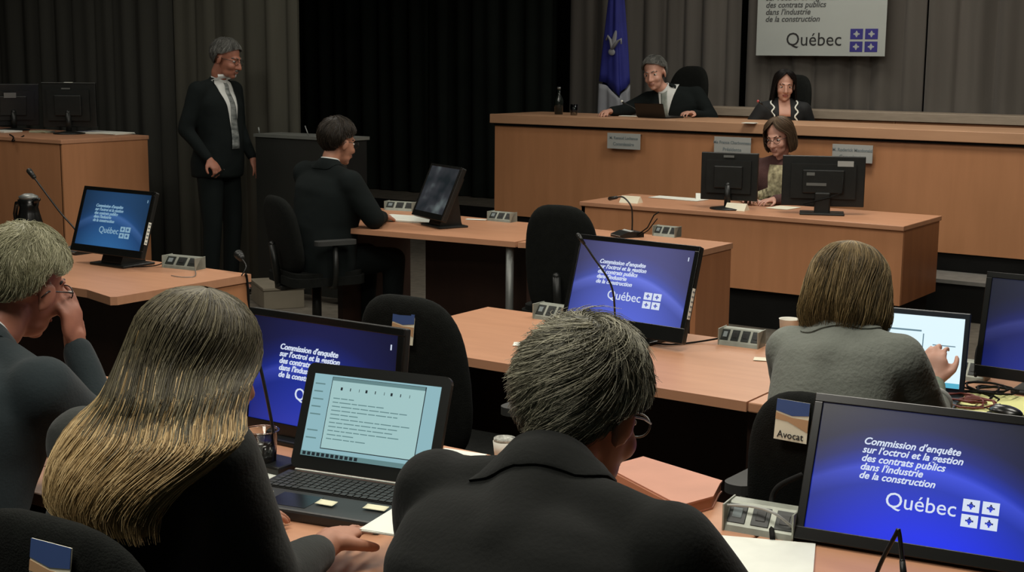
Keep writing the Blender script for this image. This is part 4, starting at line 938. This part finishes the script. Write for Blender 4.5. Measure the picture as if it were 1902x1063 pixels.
# ================================================================ BANNER, FLAG, NAME PLATES
by=11.18; bl=aty(1404,103,by); br=aty(1643,107,by); bw=br.x-bl.x
t=thing('hanging_banner','pale grey banner with black lettering and four blue flag emblems','banner',(bl.x,by,bl.z))
MB().box(0,bw,0,.006,0,.95).obj('cloth',BAN,t)
Z=Matrix.Translation((0,-.002,0))
text(LINES,.067,mat('banner_grey_print',(.07,.075,.075),.8),t,Z@Matrix.Translation((.075,0,.520))@FRONT,shear=.22,line=.88,offset=.001)
text('Québec',.155,INK,t,Z@Matrix.Translation((.27,0,.085))@FRONT,name='large_lettering')
logo(t,Matrix.Translation((bw-.30,-.001,.222)),.235,NAVY,BAN)
for x in (.1,bw-.1): MB().tube([(x,.004,.95),(x,.004,3.5-bl.z)],.003,6).obj('cord',GREYM,t)
fp=aty(1143,60,10.95)
t=thing('flag','blue and white flag draped on its pole beside the dais','flag',(fp.x,10.95,.402))
FB=mat('flag_blue',(.022,.028,.24),.75,var=.1); FW=mat('flag_white',(.30,.31,.34),.75,var=.05)
def cloth(z0f,z1f,m_,name,r0,r1,par):
    P=[]
    for i in range(15):
        f=i/14; row=[]
        for k in range(60):
            a=2*PI*k/60; z=z0f(a)+(z1f(a)-z0f(a))*f; r=(r0+(r1-r0)*f)*(1+.16*math.sin(5*a+1)+.08*math.sin(9*a+z*4)); row.append(V((r*math.cos(a),r*.55*math.sin(a),z)))
        P.append(row)
    b=MB(); b.grid(P,True); o=b.obj(name,m_,par); md=o.modifiers.new('s','SOLIDIFY'); md.thickness=.003; return o
top=1.98
cloth(lambda a:top+.25,lambda a:.98+.13*abs(math.sin((a+.9)/1.0)),FB,'blue_field',.035,.135,t)
cloth(lambda a:.96+.13*abs(math.sin((a+.9))),lambda a:.42,FW,'white_field',.137,.17,t)
# white lily emblem on the blue field
b=MB(); 
for sx in (-1,1): b.tube([(sx*.0,-.0,-.04),(sx*.035,0,.03),(sx*.07,0,.06),(sx*.08,0,.02)],.018,8,r2=.008)
b.ell((0,0,.03),(.022,.010,.095)); b.ell((0,0,-.07),(.035,.010,.030)); 
o=b.obj('lily_emblem',FW,t,loc=(.03,-.085,1.44),rot=(0,R(12),0))
MB().tube([(0,0,0),(0,0,2.35)],.014,12).obj('pole',GREYM,t); b=MB(); b.lathe([(0,0),(.16,0),(.16,.02),(.03,.05),(.02,.12),(0,.12)]); b.obj('pole_base',GREYM,t)
def plate(px0,px1,py0,py1,l1,l2,label):
    a=aty(px0,py1,9.57); b_=aty(px1,py1,9.57); c=aty(px0,py0,9.57); wv_=b_.x-a.x; h_=c.z-a.z
    z0=(aty(px0,py1,9.57).z+aty(px1,py1+4,9.57).z)/2
    t=thing('name_plate',label,'name plate',(a.x,9.565,z0),0,'name plates along the dais rail')
    MB().box(0,wv_,-.006,0,0,h_,.001).obj('plate',PLAQ,t)
    MB().box(.02,wv_-.02,0,.06,h_-.012,h_-.008).obj('hanger',GREYM,t)
    text(l1,.031,GREYT,t,Matrix.Translation((wv_/2,-.008,h_*.62))@FRONT,align='CENTER',offset=.0007); text(l2,.036,GREYT,t,Matrix.Translation((wv_/2,-.008,h_*.22))@FRONT,align='CENTER',offset=.0007,name='second_lettering')
plate(1129,1190,246,275,'M. Renaud Lachance','Commissaire','pale name plate under the rail before the grey-haired judge')
plate(1327,1395,253,286,'Me France Charbonneau','Présidente','pale name plate partly behind the squarish monitor back')
plate(1546,1621,267,300,'M. Roderick Macdonald','Commissaire','pale name plate partly behind the wide monitor back')
# ================================================================ MICROPHONES
def goose(t,pts,r=.0045,head=None,hr=.011,hl=.045):
    b=MB(); 
    # smooth the path
    P=[V(p) for p in pts]; Q=[]
    for i in range(len(P)-1):
        p0=P[max(0,i-1)];p1=P[i];p2=P[i+1];p3=P[min(len(P)-1,i+2)]
        for s in range(8):
            f=s/8; Q.append(.5*((2*p1)+(p2-p0)*f+(2*p0-5*p1+4*p2-p3)*f*f+(3*p1-p0-3*p2+p3)*f**3))
    Q.append(P[-1]); b.tube(Q,r,8); b.obj('gooseneck',BLACKP,t)
    if head:
        d=(Q[-1]-Q[-3]).normalized(); b=MB(); b.limb([Q[-1]-d*.005,Q[-1]+d*hl],[hr*.8,hr],12); b.obj('microphone_head',BLACKP,t)
def mic(label,loc,rz,pts,base=True,**k):
    t=thing('desk_microphone',label,'microphone',loc,rz,None)
    if base:
        b=MB(); b.prism([(-.075,0),(.075,0),(.075,.028),(-.02,.034),(-.075,.016)],-.055,.055,'X'); b.obj('base',BLACKP,t)
        MB().prism([(-.05,-.070),(.05,-.070),(.05,.02),(-.05,.02)],.020,.0215,'Z',Matrix.Rotation(R(16),4,'X')@Matrix.Translation((0,0,.012))).obj('top_plate',PLAQ,t)
    goose(t,pts,head=True,**k); return t
m0=at(1165,440,.74)
t=mic('table microphone with silver-topped base on the side desk',(m0.x,m0.y,.74),R(-30),[(0,.03,.03),(.0,.03,.10),(-.0,.02,.17),(-.05,.0,.215),(-.10,-.02,.21)])
b=MB(); b.tube([(.05,.03,.01),(.10,.07,.06),(.13,.09,.13),(.15,.11,.15)],.0035,6); b.tube([(.06,.04,.008),(.14,.05,.05),(.20,.07,.12)],.003,6); b.obj('cable',BLK,t)
# the long gooseneck at the left
h_=at(60,330,1.12); f_=aty(128,402,4.25)
mb=at(150,470,.74)
hx=aty(62,328,mb.y); 
t=mic('long slanted gooseneck microphone before the tall counter',(mb.x,mb.y,.74),0,[(0,0,.02),(-.02,0,.10),((hx.x-mb.x)*.45,0,.20),(hx.x-mb.x,0,hx.z-.74)],hr=.015,hl=.04)
# in front of the middle screen
g0=aty(1142,600,4.02); g1=aty(1135,530,4.0); g2=aty(1100,475,3.98); g3=aty(1083,450,3.97)
t=mic('thin gooseneck microphone crossing the middle blue screen',(g0.x,4.02,.74),0,[(0,0,.02),(0,0,g0.z-.74+.02),(g1.x-g0.x,-.02,g1.z-.74),(g2.x-g0.x,-.04,g2.z-.74),(g3.x-g0.x,-.05,g3.z-.74)],r=.0036,hr=.007,hl=.03)
g0=aty(492,790,2.30); g1=aty(486,720,2.29); g2=aty(472,660,2.28)
t=mic('thin gooseneck microphone before the blue screen behind the laptop',(g0.x,2.33,.74),0,[(0,0,.02),(0,0,.08),(g1.x-g0.x,-.03,g1.z-.74),(g2.x-g0.x,-.04,g2.z-.74)],base=False,r=.004,hr=.007)
MB().box(-.05,.05,-.04,.05,0,.022,.006).obj('base',BLACKP,t)
g0=aty(1625,1075,2.12); g1=aty(1670,990,2.12); g2=aty(1672,1063,2.10)
t=mic('bent gooseneck microphone in front of the nearest blue screen',(g0.x,2.12,.74),0,[(-.02,0,.02),(0,0,g0.z-.74),(g1.x-g0.x-.006,0,g1.z-.74-.006),(g1.x-g0.x,0,g1.z-.74),(g2.x-g0.x,-.01,g2.z-.74+.01)],r=.0036,hr=.006,hl=.03)
g=aty(447,478,4.47); t=mic('dim round-headed microphone clipped to the end of the left desk',(-4.50,4.40,.74),0,[(0,0,.0),(.0,.03,.04),(g.x+4.50,g.y-4.40,g.z-.74)],base=False,r=.003,hr=.022,hl=.03)
for (px,py,lab) in ((1155,190,'small microphone before the grey-haired man at the dais'),(1408,190,'small microphone with red tip before the woman at the dais')):
    g=aty(px,py,9.95); t=mic(lab,(g.x+.12,10.0,1.25),0,[(0,0,.0),(-.02,0,.06),(-.10,-.03,g.z-1.25-.01)],base=False,r=.003,hr=.009,hl=.02)
    b=MB(); b.ell((-.125,-.04,g.z-1.25+.008),.010); b.obj('tip',mat('red_tip',(.5,.08,.08),.4) if px>1300 else PAPER,t)
# ================================================================ SMALL THINGS
def sheet(label,cat,name,px,z,wx,wy,rz,m_=PAPER,th=.002,n=1,group=None):
    c=at(*px,z); b=MB(); rnd=random.Random(int(px[0]))
    for k in range(n): 
        M=Matrix.Rotation(R(rnd.uniform(-4,4)) if n>1 else 0,4,'Z'); b.box(-wx/2,wx/2,-wy/2,wy/2,k*th,(k+1)*th,0,M)
    o=b.obj(name,m_,None,loc=c,rot=(0,0,R(rz))); tag(o,label,cat,group); return o
# papers and book stack by the woman's hand
c=at(756,1008,.74)
b0=(c.x,c.y)
for k,(h0,h1,rz,lab,wx,wy) in enumerate(((0,.022,6,'thin white book, lowest of the stack by the hand',.165,.22),(.022,.040,2,'grey-white paperback in the middle of the stack',.155,.21),(.040,.072,9,'thick ring-bound book on top of the stack by the hand',.15,.215))):
    t=thing('book',lab,'book',(b0[0]+.075,b0[1]+.115,.74+h0),R(rz),'books stacked beside the laptop')
    H_=h1-h0
    MB().box(-wx/2+.003,wx/2-.003,-wy/2+.003,wy/2-.003,.002,H_-.002).obj('pages',mat('page_edges',(.42,.42,.37),.8,var=.1,scale=60,stretch=(1,1,20)),t)
    MB().box(-wx/2,wx/2,-wy/2,wy/2,H_-.002,H_).obj('cover',PAPER,t); MB().box(-wx/2,wx/2,-wy/2,wy/2,0,.002).obj('cover',PAPER,t)
    if k: MB().tube([(-wx/2-.002,-wy/2+.01,H_/2),(-wx/2-.002,-wy/2+.03,H_/2)],.010 if k>1 else .005,12).obj('binding_ring',BLK,t)
sheet('loose white sheets lying on the book stack beside the hand','paper','loose_sheets',(795,962),.814,.17,.25,14,PAPER,.0015,3)
# brown cover at right of the near man
a=at(1150,860,.77); b_=at(1195,848,.77); c=at(1342,893,.77); d_=at(1325,922,.77)
b=MB(); P4=[(a.x,a.y-.05),(a.x,a.y),(b_.x,b_.y),(c.x,c.y),(c.x+.004,c.y-.02),(d_.x,d_.y),(d_.x-.03,d_.y-.10)]
t=thing('folder','closed reddish-brown hard-cover folder right of the black-suited man','folder',(0,0,0))
b.prism(P4,.766,.770); b.obj('cover',LEATH,t); MB().prism([(x-.002,y-.003) for x,y in P4],.745,.766).obj('pages',mat('folder_side_brown',(.42,.19,.11),.6),t); MB().prism(P4,.741,.745).obj('cover',LEATH,t)
sheet('white sheet of paper beside the nearest blue screen','paper','paper_sheet',(1415,1045),.742,.20,.26,18,PAPER,.0015,2)
sheet('yellow writing pad under the black computer mouse','notepad','writing_pad',(1885,765),.745,.34,.36,-2,YEL,.004,1)
# mouse
c=at(1872,768,.755); t=thing('computer_mouse','black glossy computer mouse on the yellow pad','mouse',(c.x,c.y-.02,.7495),R(70))
b=MB(); b.ell((0,0,.012),(.030,.052,.020)); b.box(-.028,.028,-.045,.045,0,.010,.004); b.obj('shell',BLACKG,t); MB().tube([(0,.02,.030),(0,.036,.026)],.0035,8).obj('scroll_wheel',GREYM,t)
b=MB(); b.tube([(0,.05,.010),(.02,.09,.006),(-.01,.14,.004),(-.05,.17,.004)],.002,6); b.obj('cable',BLK,t)
# cable tangle
rnd=random.Random(77)
RED=mat('red_brown_cable',(.16,.03,.02),.5)
for k,(m_,lab,pc) in enumerate(((BLK,'black cable loop beside the white-page laptop',(1800,742)),(RED,'dark red cable tangle beside the white-page laptop',(1790,752)),(BLK,'black cable knot near the yellow pad',(1825,735)))):
    c=at(*pc,.745); pts=[]
    for i in range(46):
        a_=i*.62; pts.append((c.x+(.055+.03*math.sin(i*.37+k))*math.cos(a_)+.01*k,c.y+(.05+.03*math.cos(i*.29+k*2))*math.sin(a_),.743+.010*k+.012*(1+math.sin(i*.9+k))*.5))
    b=MB(); b.tube(pts,.0032,6); o=b.obj('cable',m_); tag(o,lab,'cable')
def cable(label,pts,r=.0035,m_=BLK):
    P=[V(p) for p in pts]; Q=[]
    for i in range(len(P)-1):
        p0=P[max(0,i-1)];p1=P[i];p2=P[i+1];p3=P[min(len(P)-1,i+2)]
        for s in range(8):
            f=s/8; Q.append(.5*((2*p1)+(p2-p0)*f+(2*p0-5*p1+4*p2-p3)*f*f+(3*p1-p0-3*p2+p3)*f**3))
    Q.append(P[-1]); b=MB(); b.tube(Q,r,6); o=b.obj('cable',m_); tag(o,label,'cable'); return o
cable('black cable from the middle screen to the socket box',[at(1190,634,.745),at(1240,640,.745),at(1290,636,.745),at(1340,628,.76)])
cable('black cable hanging behind the dark screen at the right edge',[aty(1812,700,4.2),aty(1815,650,4.25),aty(1835,620,4.3),aty(1850,600,4.33)],.005)
cable('thick black cable arching beside the nearest blue screen',[at(1435,1003,.745),aty(1432,940,2.66),aty(1445,905,2.68),aty(1490,882,2.69)],.006)
cable('pale cable on the socket box by the nearest screen',[at(1345,938,.79),at(1400,942,.80),at(1440,955,.80),at(1478,985,.76)],.003,PLAQ)
cable('black cord down the end of the left desk',[V((-4.495,4.42,.745)),aty(458,515,4.43),aty(461,545,4.44),aty(462,590,4.46)],.006)
cable('cable behind the left teal-blue screen',[at(205,485,.745),at(240,495,.745),at(285,494,.745),at(305,488,.76)],.003)
cable('grey wire loop on the left desk',[at(318,512,.744),at(340,515,.744),at(362,513,.744),at(362,500,.75)],.002,GREYM)
# clear cup with dark drink
c=at(487,872,.74); t=thing('drinking_cup','clear plastic cup half full of dark drink left of the laptop','cup',(c.x,c.y,.74))
b=MB(); b.lathe([(.0,0),(.030,0),(.040,.095),(.042,.097),(.038,.095),(.028,.004),(0,.004)]); b.obj('cup_wall',GLASS,t)
b=MB(); b.lathe([(0,.006),(.029,.006),(.0355,.062),(0,.062)]); b.obj('drink',COFFEE,t)
b=MB(); b.tube([(.041*math.cos(2*PI*k/32),.041*math.sin(2*PI*k/32),.097) for k in range(33)],.0022,6,False); b.obj('rim',GLASS,t)
sheet('small white card on the desk under the clear cup','paper','coaster_card',(490,888),.742,.07,.09,20,PAPER,.0015,1)
c=at(937,852,.74); t=thing('paper_cup','white paper cup with patterned lid half hidden behind the near man','cup',(c.x,c.y+.0,.74))
b=MB(); b.lathe([(0,0),(.024,0),(.029,.045),(0,.045)]); b.obj('cup_wall',WHITEC,t); b=MB(); b.lathe([(0,.045),(.027,.045),(.027,.053),(0,.053)]); b.obj('lid',mat('mottled_lid',(.62,.62,.55),.5,col2=(.12,.12,.10),scale=120),t)
sheet('narrow pale strip of paper behind the open laptop','paper','paper_strip',(860,842),.742,.12,.03,8,PAPER,.0015,1)
c=at(1464,648,.74); t=thing('paper_cup','white paper cup left of the grey-blazer woman','cup',(c.x,c.y,.74)); b=MB(); b.lathe([(0,0),(.026,0),(.034,.103),(.036,.105),(.031,.102),(.024,.003),(0,.003)]); b.obj('cup_wall',WHITEC,t)
sheet('cream scrap of paper left of the grey-blazer woman','paper','paper_scrap',(1420,668),.742,.07,.05,20,CREAM,.0015,1)
sheet('white paper corner behind the near man on the front desk','paper','paper_scrap',(975,640),.742,.08,.06,30,PAPER,.0015,1)
sheet('open white papers under the hands of the seated dark-suited man','paper','paper_sheets',(760,408),.742,.42,.26,10,PAPER,.003,3)
sheet('small white sheet beside the steeply tilted screen','paper','paper_sheet',(885,408),.742,.13,.05,20,PAPER,.0015,1)
# black phone/object behind papers
c=at(745,398,.74)
# tent cards on clerk desk
def tent(px,label,rz=3):
    c=at(*px,.74); t=tag(MB().prism([(-.045,0),(.045,0),(.005,.045),(-.005,.045)],-.07,.07,'X').obj('tent_card',CREAM,None,loc=(c.x,c.y+.03,.74),rot=(0,0,R(rz))),label,'card','cream tent cards on the clerk desk')
tent((1168,377),'cream tent card near the left end of the clerk desk'); tent((1365,391),'cream tent card before the squarish monitor')
sheet('flat white sheets left of the squarish monitor on the clerk desk','paper','paper_sheets',(1260,369),.742,.40,.16,0,PAPER,.0015,2)
sheet('white papers behind the squarish monitor','paper','paper_sheets',(1395,373),.742,.25,.12,-5,PAPER,.0015,2)
c=at(1300,370,.74); o=MB().prism([(-.05,0),(.05,0),(0,.04)],-.03,.03,'X').obj('paper_tent',PAPER,None,loc=(c.x,c.y,.742),rot=(0,0,R(30))); tag(o,'small folded white paper at the foot of the squarish monitor','paper')
sheet('pale sheet beside the wide monitor on the clerk desk','paper','paper_sheet',(1455,386),.742,.16,.20,-5,CREAM,.0015,1)
# carafe
c=at(55,425,.74); t=thing('coffee_carafe','black thermal carafe with curved handle on the left desk','carafe',(-5.72,4.30,.74))
cx_=aty(55,412,4.3); t.location.x=cx_.x; t.scale=(1.12,1.12,1.32)
b=MB(); b.lathe([(0,0),(.058,0),(.062,.02),(.060,.10),(.045,.15),(.040,.17),(.047,.20),(0,.20)]); b.obj('body',BLACKG,t)
b=MB(); b.lathe([(0,.20),(.040,.20),(.042,.212),(.018,.222),(0,.222)]); b.obj('lid',GREYM,t)
b=MB(); b.tube([(-.045,0,.185),(-.085,0,.18),(-.10,0,.14),(-.085,0,.07),(-.058,0,.03)],.010,10); b.obj('handle',BLACKG,t); b=MB(); b.cone((.03,0,.19),(.078,0,.205),.018,.006,10); b.obj('spout',BLACKG,t)
c=aty(14,418,4.25); t=thing('paper_cup','white cup at the left edge beside the carafe','cup',(c.x,4.25,.74)); t.scale=(1,1,1.35); b=MB(); b.lathe([(0,0),(.03,0),(.042,.085),(.044,.087),(.038,.083),(.028,.003),(0,.003)]); b.obj('cup_wall',WHITEC,t)
c=at(150,470,.74)
# things on the tall counter
sheet('pile of white papers on the right of the tall counter','paper','paper_pile',(195,248),1.132,.42,.20,4,PAPER,.004,3)
sheet('white paper at the left end of the tall counter','paper','paper_sheet',(8,245),1.132,.22,.16,0,PAPER,.01,1)
sheet('small pale notepad pile before the counter monitor','notepad','notepad',(78,246),1.132,.16,.10,10,mat('pale_green_pad',(.45,.47,.33),.8),.006,2)
cable('black cable hanging over the edge of the tall counter',[at(18,250,1.14),V((at(25,255,1.13).x,6.15,1.13)),V((at(33,262,1.1).x,6.16,1.10)),at(45,252,1.14)],.005)
# on the dais
c=aty(1207,215,9.82); t=thing('laptop','dark laptop lid before the grey-haired man at the dais','laptop',(c.x,9.85,1.25),R(180-12))
MB().box(-.15,.15,-.22,0,0,.015,.003).obj('base',BLACKP,t); M=Matrix.Rotation(-R(18),4,'X'); MB().box(-.15,.15,0,.008,.01,.125,.003,M).obj('lid',BLACKG,t)
c=aty(1160,218,9.75); sheet('small white note before the grey-haired man at the dais','paper','paper_note',(1168,216),1.252,.14,.09,5,PAPER,.004,1)
sheet('small white note before the dark-haired woman at the dais','paper','paper_note',(1393,229),1.252,.10,.09,5,PAPER,.004,1)
c=aty(1038,190,9.9); t=thing('bottle','dark bottle standing at the left end of the dais','bottle',(c.x,9.9,1.25)); b=MB(); b.lathe([(0,0),(.035,0),(.037,.12),(.014,.17),(.014,.21),(0,.21)]); b.obj('glass_body',mat('dark_glass',(.01,.014,.012),.08),t); b=MB(); b.lathe([(0,.21),(.016,.21),(.016,.228),(0,.228)]); b.obj('cap',GREYM,t)
c=aty(1066,205,9.85); t=thing('drinking_glass','small clear glass beside the dark bottle on the dais','glass',(c.x,9.85,1.25)); b=MB(); b.lathe([(0,0),(.028,0),(.032,.09),(.030,.09),(.026,.004),(0,.004)]); b.obj('glass_body',GLASS,t)
# boxes on the floor beyond the left desk
c=at(500,570,.0)
BX=mat('beige_cardboard',(.20,.175,.13),.9,var=.1)
c=at(490,572,0.0); t=thing('storage_box','beige low box on the floor beyond the left desk','box',(c.x,c.y+.15,0),R(-34))
MB().box(-.28,.17,-.14,.14,0,.13,.004).obj('body',BX,t); MB().box(-.285,.175,-.145,.145,.13,.15,.003).obj('lid',BX,t)
c=at(690,600,0.0); t=thing('storage_box','pale grey low box beyond the empty chair with the card','box',(c.x,c.y,0),R(-34))
MB().box(-.13,.15,-.12,.12,0,.18,.004).obj('body',mat('pale_grey_card',(.24,.24,.22),.9,var=.1),t); MB().box(-.135,.155,-.125,.125,.16,.185,.003).obj('lid',mat('pale_grey_card_lid',(.26,.26,.24),.9,var=.05),t)
